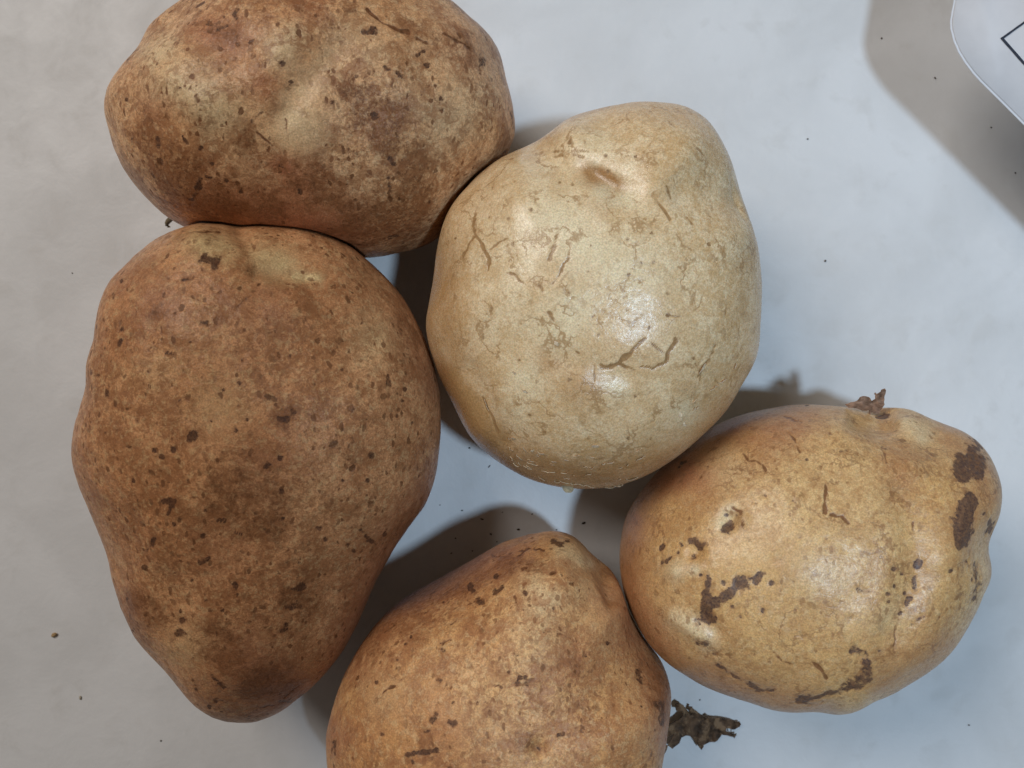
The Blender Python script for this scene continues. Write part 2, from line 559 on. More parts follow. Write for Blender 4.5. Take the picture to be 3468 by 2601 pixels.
SPECS['A'] = dict(
    outline=[(625, -2), (592, 14), (560, 40), (524, 75), (483, 129), (446, 176), (412, 224), (381, 261), (364, 319), (356, 380),
             (364, 434), (388, 502), (422, 576), (470, 644), (524, 698), (564, 732), (639, 776), (740, 814), (860, 840),
             (1000, 856), (1130, 868), (1254, 874), (1364, 854), (1474, 815), (1575, 712), (1660, 606), (1728, 510),
             (1744, 447), (1741, 380), (1717, 285), (1697, 190), (1656, 122), (1588, 51), (1527, 0), (1400, -62), (1240, -105),
             (1050, -125), (880, -108), (740, -62), (672, -22)],
    centre=(1050, 400), H=.060, sil=.46, tilt=(0, 0), seed=1,
    macro=[(1, 75, -.85, [(985, 560), (1050, 450), (1120, 370), (1215, 285)]), (1, 130, -.9, [(600, 130), (690, 235)]),
           (1, 130, 1.1, [(430, 400), (560, 500)]), (1, 90, .7, [(900, 330), (990, 190)]), (1, 150, .9, [(1500, 350)]),
           (1, 70, -1.0, [(440, 60), (380, 130)]), (1, 120, -.35, [(830, 620), (960, 800)])],
    marks=[('dirt', 1, 130, .75, [(380, 830), (560, 980), (860, 1080)]), ('dirt', 1, 130, .7, [(1100, 900), (1300, 1120), (1560, 1080)]), ('dirt', 1, 110, .75, [(1330, 480), (1420, 560)]), ('dirt', 1, 140, .6, [(1480, 640), (1640, 880), (1620, 1050)]), ('dirt', 1, 90, .5, [(260, 640), (400, 860)]), ('dirt', 1, 80, .55, [(620, 140), (720, 180)]),
           ('dirt', 1, 80, .5, [(1880, 200), (1980, 330)]), ('dirt', 1, 60, .6, [(2100, 640), (2080, 760)]), ('dirt', 1, 60, .5, [(860, 620), (740, 740)]), ('dirt', 1, 70, .45, [(1050, 40)]),
           ('pale', 1, 75, .5, [(990, 600), (1060, 470), (1180, 320)]), ('pale', 1, 120, .6, [(1080, 640)]),
           ('pale', 1, 120, .85, [(440, 410), (560, 470), (640, 560)]), ('pale', 1, 70, .6, [(300, 270), (380, 240)]), ('pale', 1, 90, .4, [(1400, 250), (1250, 200)]), ('pale', 1, 160, .4, [(1800, 620)]), ('pale', 1, 90, .75, [(960, 260), (1010, 190)]),  # pale on the left hump and ridge puts a highlight into the skin colour
           ('red', 1, 115, .7, [(600, 160), (720, 210)]), ('red', 1, 60, .8, [(970, 830)]), ('red', 1, 120, .6, [(1090, 900)]),
           ('red', 1, 170, .8, [(640, 1010), (900, 1080), (1250, 1160)]), ('red', 1, 110, .5, [(330, 520)]),
           ('red', 1, 130, .38, [(1850, 180), (1980, 280)]), ('red', 1, 130, .38, [(1070, 30)]), ('red', 1, 90, .5, [(880, 420)]),
           ('dens', 1, 170, .6, [(1300, 450), (1440, 560)]), ('dens', 1, 220, .5, [(400, 850), (560, 960)]),
           ('dens', 1, 200, .4, [(1650, 1000)]), ('dens', 1, 150, -.5, [(1090, 480), (1090, 660)]), ('dens', 1, 200, .4, [(700, 60), (1050, 40)])]
    + [('stain', 1, r * .95, s, p) for r, s, p in [
        (26, 1, [(1385, 155), (1420, 158)]), (26, 1, [(1545, 370), (1565, 385)]), (22, 1, [(1425, 580)]), (15, .9, [(1340, 385)]),
        (15, .9, [(1385, 388)]), (24, .9, [(1690, 330)]), (14, .9, [(1645, 275), (1675, 255)]), (14, .8, [(965, 320)]),
        (16, .9, [(1015, 420)]), (14, .9, [(620, 820)]), (18, .9, [(1060, 960)]), (22, .7, [(810, 610)]), (20, .8, [(555, 55)]),
        (13, .8, [(725, 75), (745, 50)]), (14, .8, [(740, 95)]), (22, .8, [(1505, 790), (1515, 815)]), (24, .8, [(1950, 280), (1968, 320)]),
        (14, .9, [(690, 900)]), (16, .9, [(590, 880), (610, 890)]), (18, .8, [(560, 900), (540, 950), (520, 1000)]),
        (11, .8, [(470, 680), (490, 720)]), (13, .8, [(345, 690), (352, 740)]), (12, .8, [(560, 740)]), (14, .8, [(1760, 495)]),
        (16, .7, [(1280, 470), (1310, 500)]), (14, .8, [(1400, 440)]), (14, .8, [(1215, 515)]), (12, .8, [(1470, 640)]),
        (14, .7, [(1100, 305)]), (14, .8, [(1480, 340), (1500, 350)]), (30, .5, [(965, 830)]), (16, .7, [(770, 920), (760, 960)]),
        (13, .8, [(880, 950)]), (12, .8, [(980, 1085)]), (14, .7, [(1500, 890), (1510, 960)]), (13, .7, [(1700, 1010)]),
        (12, .7, [(1540, 1180), (1500, 1190)]), (14, .7, [(320, 265)]), (12, .7, [(455, 440)]), (15, .7, [(190, 500)]),
        (20, .6, [(200, 300), (240, 250)]), (16, .6, [(2110, 560), (2120, 640)]), (30, .6, [(2080, 760)]), (14, .7, [(740, 630)]),
        (12, .7, [(870, 560), (840, 580)]), (12, .7, [(1375, 895)]), (14, .7, [(1620, 640)]), (14, .6, [(650, 150), (690, 130)]),
        (14, .6, [(1050, 60), (1070, 90)]), (14, .6, [(1130, 125)])]]
    + [('crack', 1, w, s, p) for w, s, p in [
        (15, .9, [(1395, 50), (1430, 95), (1480, 130), (1600, 165)]), (12, .8, [(1640, 190), (1740, 235)]), (11, .7, [(1780, 170), (1900, 250)]),
        (14, .7, [(1500, 890), (1512, 1010)]), (9, .7, [(830, 650), (910, 735)]), (9, .6, [(1180, 150), (1290, 145)]),
        (9, .6, [(1190, 370), (1240, 440)]), (8, .6, [(985, 600), (990, 700)])]])

SPECS['B'] = dict(
    outline=[(584, 783), (523, 812), (487, 838), (432, 893), (377, 962), (340, 1042), (316, 1115), (303, 1188), (295, 1270),
             (284, 1335), (261, 1420), (245, 1500), (249, 1567), (259, 1610), (285, 1679), (322, 1771), (356, 1856), (377, 1942),
             (395, 2015), (426, 2094), (469, 2176), (542, 2253), (597, 2314), (646, 2375), (688, 2418), (731, 2440), (792, 2448),
             (871, 2446), (932, 2424), (993, 2381), (1036, 2345), (1085, 2302), (1146, 2229), (1201, 2137), (1238, 2052), (1280, 1960),
             (1329, 1869), (1384, 1783), (1439, 1716), (1463, 1655), (1476, 1610), (1491, 1493), (1493, 1402), (1489, 1322),
             (1475, 1249), (1451, 1182), (1427, 1121), (1396, 1060), (1360, 999), (1317, 950), (1262, 895), (1195, 840),
             (1115, 798), (1042, 770), (963, 760), (890, 760), (815, 764), (749, 757), (688, 757), (639, 766)],
    centre=(860, 1480), H=.062, sil=.47, tilt=(0, 4.5), seed=2,
    macro=[(2, 48, -1.2, [(1110, 350), (1230, 378), (1360, 388)]), (2, 130, -.6, [(1200, 320)]), (2, 40, .4, [(1150, 430), (1330, 445)]), (2, 60, -1.0, [(1000, 110), (1060, 220)]),
           (2, 120, 1.3, [(780, 200)]), (2, 130, .9, [(1300, 560)]), (2, 150, .6, [(700, 640)]),
           (3, 160, -1.2, [(360, 560), (640, 700)]), (3, 140, -.9, [(1500, 700), (1400, 900)]), (3, 160, .9, [(1000, 1080)])],
    marks=[('dirt', 3, 190, .65, [(900, 60), (1200, 150), (1150, 330)]), ('dirt', 3, 150, .75, [(900, 960), (1050, 1130), (1250, 1180)]), ('dirt', 3, 110, .7, [(420, 740), (520, 800)]), ('dirt', 3, 120, .7, [(1330, 720)]), ('dirt', 3, 100, .6, [(2000, 200), (1820, 480)]),
           ('dirt', 2, 100, .55, [(560, 580)]), ('dirt', 2, 110, .45, [(1000, 700), (1040, 780)]), ('dirt', 2, 110, .5, [(1250, 1180), (1500, 1300)]), ('dirt', 2, 70, .6, [(1900, 640), (1980, 760)]), ('dirt', 3, 70, .6, [(520, 400)]), ('dirt', 2, 60, .5, [(850, 190)]),
           ('pale', 2, 90, .8, [(1130, 290), (1240, 320)]), ('pale', 2, 34, .9, [(1320, 395), (1440, 395)]), ('pale', 2, 90, .75, [(800, 210), (900, 230)]),
           ('pale', 2, 130, .35, [(1750, 740)]), ('pale', 2, 150, .3, [(900, 1110)]), ('pale', 3, 120, .3, [(700, 970)]), ('pale', 2, 100, .25, [(560, 900)]),
           ('red', 3, 130, .8, [(2060, 120), (1850, 430), (1700, 800), (1600, 1050)]), ('red', 3, 200, .75, [(1000, 1030), (1250, 1180)]),
           ('red', 3, 110, .6, [(430, 740), (380, 820)]), ('red', 3, 220, .4, [(1100, 40)]), ('red', 2, 150, .5, [(560, 560)]), ('red', 2, 200, .45, [(1150, 520)]),
           ('red', 2, 90, .5, [(1900, 640), (2080, 1000)]), ('red', 2, 130, .4, [(300, 350)]), ('red', 3, 200, .35, [(900, 450)]),
           ('dens', 2, 330, .4, [(1150, 600)]), ('dens', 3, 300, .35, [(900, 200)]), ('dens', 2, 130, -.3, [(1200, 310)]), ('dens', 3, 260, .35, [(1100, 800)])]
    + [('stain', 2, r * .95, s, p) for r, s, p in [
        (30, .95, [(810, 290), (870, 295), (865, 340)]), (24, .95, [(690, 405), (725, 400)]), (17, 1, [(790, 640), (815, 645)]), (22, 1, [(600, 805), (625, 815)]),
        (15, .9, [(345, 740), (335, 770)]), (14, .9, [(215, 935)]), (14, .9, [(425, 885)]), (24, .5, [(840, 680)]), (14, .8, [(730, 750)]), (20, .9, [(1000, 980)]),
        (22, .8, [(1190, 895)]), (20, .9, [(980, 1240)]), (24, .9, [(745, 1260), (735, 1290)]), (22, .9, [(1220, 1175), (1260, 1180)]), (20, .9, [(1300, 1135)]),
        (20, .8, [(635, 1345)]), (14, .9, [(530, 1350)]), (20, .9, [(575, 1385)]), (14, .9, [(1015, 1350)]), (18, .9, [(1230, 1395)]), (26, .9, [(1160, 1440)]),
        (20, .9, [(1730, 1380)]), (12, .9, [(1410, 1515)]), (26, .7, [(1825, 950), (1820, 990)]), (20, .7, [(1665, 1010)]), (15, .9, [(1910, 1080)]),
        (13, .9, [(1880, 1160)]), (12, .9, [(1920, 1015)]), (13, .9, [(1960, 1200)]), (16, .8, [(1460, 970)]), (10, .9, [(1570, 905)]), (18, .8, [(1285, 830)]),
        (17, .7, [(1165, 680)]), (26, .6, [(1320, 670)]), (12, .9, [(430, 580)]), (10, .9, [(345, 410)]), (12, .9, [(350, 680)]), (10, .9, [(250, 630)]),
        (16, .9, [(262, 1020), (258, 1050)]), (14, .9, [(410, 1520)]), (20, .7, [(1900, 690)]), (18, .6, [(510, 785), (560, 790)]), (14, .8, [(1040, 1180)]),
        (12, .9, [(1000, 1105)]), (14, .7, [(670, 1080), (710, 1065)]), (12, .8, [(915, 1020)]), (16, .7, [(930, 1075)]), (16, .6, [(1020, 845)]),
        (18, .5, [(350, 930), (310, 960)]), (12, .8, [(360, 1025)]), (11, .8, [(1100, 970)]), (12, .8, [(500, 1000)]), (12, .8, [(1420, 1310)]), (12, .8, [(1600, 1210)]),
        (13, .8, [(850, 1190)]), (12, .7, [(265, 1260)]), (11, .8, [(1470, 1440)]), (12, .8, [(1290, 1280)]), (12, .8, [(640, 590)]), (12, .8, [(300, 490)])]]
    + [('stain', 3, r * .95, s, p) for r, s, p in [
        (26, 1, [(585, 160), (640, 160), (608, 225)]), (20, .9, [(675, 250), (710, 250)]), (16, 1, [(818, 210)]), (17, .9, [(890, 265), (920, 268)]), (18, .9, [(975, 330), (1010, 340)]),
        (16, 1, [(800, 350)]), (14, 1, [(620, 380)]), (20, 1, [(1235, 105)]), (18, 1, [(1575, 45)]), (12, 1, [(1710, 45)]), (15, .9, [(415, 205)]),
        (24, .9, [(790, 495), (830, 480)]), (12, 1, [(870, 508)]), (24, .9, [(490, 435), (530, 370)]), (13, .9, [(740, 595)]), (28, .9, [(985, 625)]), (26, .9, [(1310, 645), (1350, 635)]),
        (20, .8, [(990, 685)]), (26, .7, [(1270, 755), (1330, 740)]), (22, .6, [(1390, 720)]), (19, .9, [(700, 700)]), (20, .9, [(690, 815)]), (14, .9, [(675, 770)]), (18, .8, [(660, 890), (700, 895)]),
        (20, .9, [(1240, 875), (1260, 870)]), (12, .9, [(870, 860), (878, 900)]), (20, .8, [(850, 1120), (910, 1185)]), (13, 1, [(870, 1265)]), (13, 1, [(835, 1300)]), (16, .9, [(765, 1205)]),
        (13, 1, [(1482, 370)]), (12, 1, [(1600, 400)]), (12, 1, [(1640, 435)]), (22, .7, [(1200, 265), (1245, 250)]), (20, .7, [(1440, 310)]), (20, .8, [(1680, 320), (1720, 370), (1750, 390)]),
        (12, .9, [(1812, 342)]), (20, .7, [(400, 880)]), (12, .9, [(1265, 840)]), (14, .7, [(1160, 895)]), (12, .9, [(375, 705)]), (12, .9, [(620, 705)]), (12, .9, [(815, 710)]),
        (16, .7, [(905, 760)]), (16, .7, [(840, 770)]), (60, .35, [(940, 1020)]), (12, .8, [(325, 180)]), (12, .8, [(1350, 385)]), (12, .8, [(1390, 425)]), (16, .7, [(990, 480)]), (12, .8, [(1330, 495)]),
        (12, .7, [(430, 510)]), (14, .7, [(210, 60)]), (14, .7, [(405, 45)]), (12, .8, [(640, 285)])]]
    + [('crack', 2, w, s, p) for w, s, p in [
        (14, .7, [(900, 282), (1000, 308)]), (16, .5, [(1110, 430), (1060, 510), (980, 570), (960, 620), (1000, 700)]), (9, .6, [(690, 135), (900, 140)]),
        (16, .5, [(1060, 180), (1080, 240)]), (12, .5, [(1500, 440), (1540, 440)]), (9, .4, [(1620, 380), (1820, 460)])]]
    + [('crack', 3, w, s, p) for w, s, p in [(10, .8, [(880, 1255), (1050, 1305), (1200, 1290), (1400, 1220)]), (8, .6, [(1490, 600), (1560, 530)]), (9, .6, [(1180, 1300), (1330, 1180)])]])

SPECS['C'] = dict(
    outline=[(1731, 518), (1792, 492), (1848, 457), (1905, 415), (1961, 387), (2045, 366), (2118, 353), (2185, 346), (2269, 348),
             (2331, 364), (2381, 393), (2426, 443), (2459, 505), (2482, 561), (2502, 625), (2515, 684), (2540, 746), (2560, 813),
             (2573, 886), (2579, 965), (2578, 1049), (2573, 1116), (2568, 1184), (2549, 1238), (2516, 1293), (2493, 1335), (2468, 1378),
             (2432, 1424), (2372, 1482), (2300, 1542), (2232, 1586), (2165, 1621), (2129, 1636), (2045, 1652), (1961, 1655), (1888, 1648),
             (1832, 1635), (1764, 1609), (1731, 1593), (1669, 1551), (1624, 1514), (1585, 1470), (1557, 1414), (1529, 1352),
             (1505, 1307), (1482, 1263), (1460, 1190), (1442, 1125), (1441, 1082), (1452, 1026), (1462, 982), (1470, 925), (1478, 853),
             (1492, 785), (1518, 718), (1557, 662), (1607, 606), (1658, 561), (1697, 536)],
    centre=(2030, 1010), H=.063, sil=.48, tilt=(0, 0), seed=3,
    macro=[(4, 125, -1.3, [(780, 370), (920, 425), (1080, 470), (1260, 560)]), (4, 62, -1.0, [(1100, 480), (1190, 540)]), (4, 110, -.6, [(1300, 600), (1450, 700)]), (4, 150, 1.6, [(1350, 230), (1600, 330)]), (4, 110, 1.2, [(960, 260)]),
           (4, 170, 1.4, [(640, 640)]), (4, 200, .8, [(1900, 800)]), (5, 80, -.6, [(330, 280), (440, 480), (540, 690)]), (5, 120, .4, [(300, 420), (400, 620)]),
           (4, 140, -1.4, [(1650, 600), (1950, 640)]), (5, 100, -.7, [(900, 210), (1250, 300)])],
    marks=[('red', 4, 62, 1.0, [(1060, 465), (1150, 505), (1230, 565)]), ('red', 4, 45, .8, [(1110, 490), (1190, 530)]), ('red', 4, 90, .35, [(1120, 680)]), ('pale', 4, 60, .7, [(1150, 590), (1300, 640)]),
           ('pale', 4, 170, .55, [(900, 780), (1300, 1100)]), ('pale', 4, 130, .7, [(860, 1450), (950, 1300)]), ('pale', 5, 110, .6, [(680, 330)]), ('pale', 5, 70, .6, [(1240, 400)]),
           ('pale', 4, 110, .4, [(1100, 320)]), ('pale', 5, 90, .6, [(1640, 520)]), ('pale', 5, 100, .4, [(620, 520)]),
           ('red', 5, 100, .6, [(800, 220)]), ('red', 5, 130, .5, [(1000, 380)]), ('red', 5, 120, .85, [(200, 300), (320, 480), (450, 690)]), ('dirt', 5, 90, 1.0, [(240, 330), (380, 560), (520, 760)]), ('red', 5, 60, .35, [(1650, 390)]),  # lower-left dirt and red: brown skin plus shade painted into the colour
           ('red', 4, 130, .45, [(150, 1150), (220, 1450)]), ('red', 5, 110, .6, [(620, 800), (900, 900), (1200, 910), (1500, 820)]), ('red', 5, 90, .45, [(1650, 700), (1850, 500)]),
           ('dens', 5, 260, .35, [(1000, 780)]), ('dens', 4, 200, .3, [(1700, 350)]), ('dens', 4, 400, -.45, [(900, 800)]), ('dens', 4, 200, -.3, [(1500, 1200)])]
    + [('crack', 4, w, s, p) for w, s, p in [
        (12, .9, [(375, 720), (363, 800), (372, 860), (330, 910), (305, 1000)]), (14, .9, [(372, 860), (415, 905), (440, 960), (462, 1000), (445, 1060)]),
        (11, .6, [(460, 945), (510, 900), (560, 860)]), (20, .8, [(900, 800), (875, 860), (855, 910), (830, 960), (820, 1000)]), (19, .75, [(935, 990), (900, 1050), (875, 1110), (840, 1145)]),
        (20, .75, [(805, 1070), (780, 1110), (760, 1160), (775, 1190)]), (16, .85, [(555, 1078), (610, 1095), (665, 1140)]), (12, .8, [(1550, 750), (1510, 690), (1480, 650)]),
        (13, .7, [(1700, 310), (1755, 370)]), (10, .6, [(1530, 550), (1552, 630)]), (9, .6, [(1640, 720), (1690, 780)]),
        (10, .6, [(1752, 1160), (1745, 1230), (1720, 1290), (1660, 1345), (1600, 1350), (1530, 1335)]), (9, .6, [(1890, 1300), (1850, 1420), (1830, 1510), (1790, 1590)]),
        (10, .5, [(660, 1420), (740, 1390), (800, 1360)]), (18, .8, [(825, 1320), (852, 1362)]), (17, .8, [(1080, 1342), (1130, 1330), (1152, 1318)]), (15, .75, [(1178, 1260), (1188, 1300)]),
        (8, .5, [(720, 1240), (690, 1300)]), (12, .7, [(850, 342), (930, 342)]), (12, .7, [(950, 345), (1050, 345)]), (13, .6, [(850, 370), (950, 376)]), (12, .7, [(965, 374), (1020, 380)]),
        (11, .6, [(815, 300), (850, 320)]), (10, .5, [(1510, 150), (1580, 200)]), (9, .5, [(1660, 170), (1640, 240)]), (10, .5, [(1650, 410), (1740, 400)]), (10, .6, [(1290, 600), (1360, 650)]),
        (12, .5, [(1930, 810), (1965, 850)]), (9, .5, [(530, 1250), (570, 1210)]), (9, .5, [(1250, 810), (1272, 780)])]]
    + [('crack', 5, w, s, p) for w, s, p in [
        (12, .8, [(900, 110), (960, 150), (1030, 185), (1095, 180)]), (14, .7, [(1050, 200), (1090, 260), (1095, 340)]), (16, .95, [(1400, 85), (1330, 150), (1250, 220), (1190, 260), (1130, 260)]),
        (14, 1, [(1245, 240), (1270, 262), (1322, 270)]), (17, 1, [(1585, 90), (1545, 150), (1520, 230), (1430, 270), (1370, 260)]), (11, .8, [(1445, 120), (1510, 165)]),
        (9, .6, [(1220, 310), (1195, 350)]), (9, .7, [(1850, 60), (1820, 170), (1760, 250), (1700, 310)]), (13, .45, [(1320, 430), (1400, 420), (1500, 400), (1650, 390)]),
        (7, .5, [(1200, 420), (1240, 490)]), (10, .8, [(420, 430), (480, 560), (520, 700)]), (9, .6, [(260, 260), (340, 275)]), (9, .5, [(540, 400), (560, 500)]),
        (9, .45, [(1500, 520), (1400, 560)]), (9, .45, [(1050, 770), (960, 775)]), (11, .5, [(1700, 230), (1730, 330)]), (8, .4, [(1260, 650), (1180, 620)])]]
    + [('stain', 4, r * .85, s, [p]) for r, s, p in [
        (16, .7, (1195, 130)), (14, .6, (975, 205)), (12, .6, (915, 215)), (24, .7, (945, 290)), (24, .7, (1035, 280)), (12, .6, (1155, 215)), (18, .7, (1300, 210)), (13, .7, (1160, 370)),
        (14, .6, (1205, 345)), (11, .7, (1340, 375)), (11, .6, (1125, 400)), (13, .6, (655, 460)), (16, .7, (610, 525)), (14, .6, (540, 557)), (14, .6, (568, 548)), (11, .6, (475, 560)), (12, .6, (465, 670)), (14, .6, (465, 750)), (20, .7, (575, 755)),
        (12, .5, (630, 705)), (18, .6, (710, 700)), (15, .6, (800, 620)), (13, .5, (835, 610)), (16, .7, (885, 535)), (18, .6, (960, 545)), (14, .6, (1015, 650)), (15, .7, (1015, 695)), (14, .6, (895, 755)),
        (14, .7, (1300, 780)), (18, .8, (1440, 835)), (18, .7, (1285, 880)), (12, .7, (1070, 915)), (15, .8, (1370, 1020)), (14, .7, (1450, 1015)), (20, .7, (1300, 1090)), (20, .8, (1060, 1070)),
        (22, .8, (945, 1200)), (14, .5, (1285, 1215)), (14, .6, (1290, 1300)), (20, .8, (1535, 1335)), (20, .8, (1425, 1415)), (20, .7, (1120, 1445)), (14, .7, (1535, 1205)), (13, .6, (1665, 1080)),
        (15, .7, (1785, 905)), (15, .7, (1745, 655)), (14, .6, (1765, 990)), (16, .7, (1980, 1025)), (22, .7, (600, 905)), (18, .6, (320, 1160)), (17, .7, (430, 1090)), (20, .7, (645, 1220)),
        (20, .7, (470, 1295)), (17, .7, (415, 1480)), (13, .6, (515, 1415)), (13, .6, (250, 1520)), (15, .6, (640, 1610)), (20, .5, (1020, 1250)), (20, .5, (945, 1245)), (14, .6, (1645, 235)),
        (16, .6, (1375, 550)), (14, .6, (1325, 545)), (14, .6, (1430, 625)), (13, .5, (1385, 622)), (12, .5, (1270, 455)), (16, .7, (1700, 1240)), (12, .9, (1175, 468)), (9, .9, (252, 870)), (16, .6, (1540, 465)),
        (16, .5, (1495, 1140)), (14, .5, (1530, 1120)), (14, .5, (1520, 1150)), (30, .35, (1585, 520))]]
    + [('stain', 5, r * .85, s, [p]) for r, s, p in [
        (30, .8, (975, 505)), (30, .7, (935, 325)), (32, .8, (705, 540)), (24, .8, (790, 650)), (24, .7, (1055, 685)), (20, .8, (1297, 682)), (17, .8, (1435, 690)), (18, .6, (1080, 500)), (14, .6, (830, 630)),
        (24, .7, (1685, 210)), (14, .6, (855, 500)), (16, .6, (1135, 535)), (22, .6, (1340, 435)), (20, .6, (985, 245)), (18, .7, (1090, 180)), (16, .6, (640, 215)), (14, .6, (470, 220)), (14, .6, (415, 85)),
        (20, .5, (510, 360)), (16, .6, (1120, 870)), (18, .5, (1350, 705)), (16, .5, (1210, 320))]])

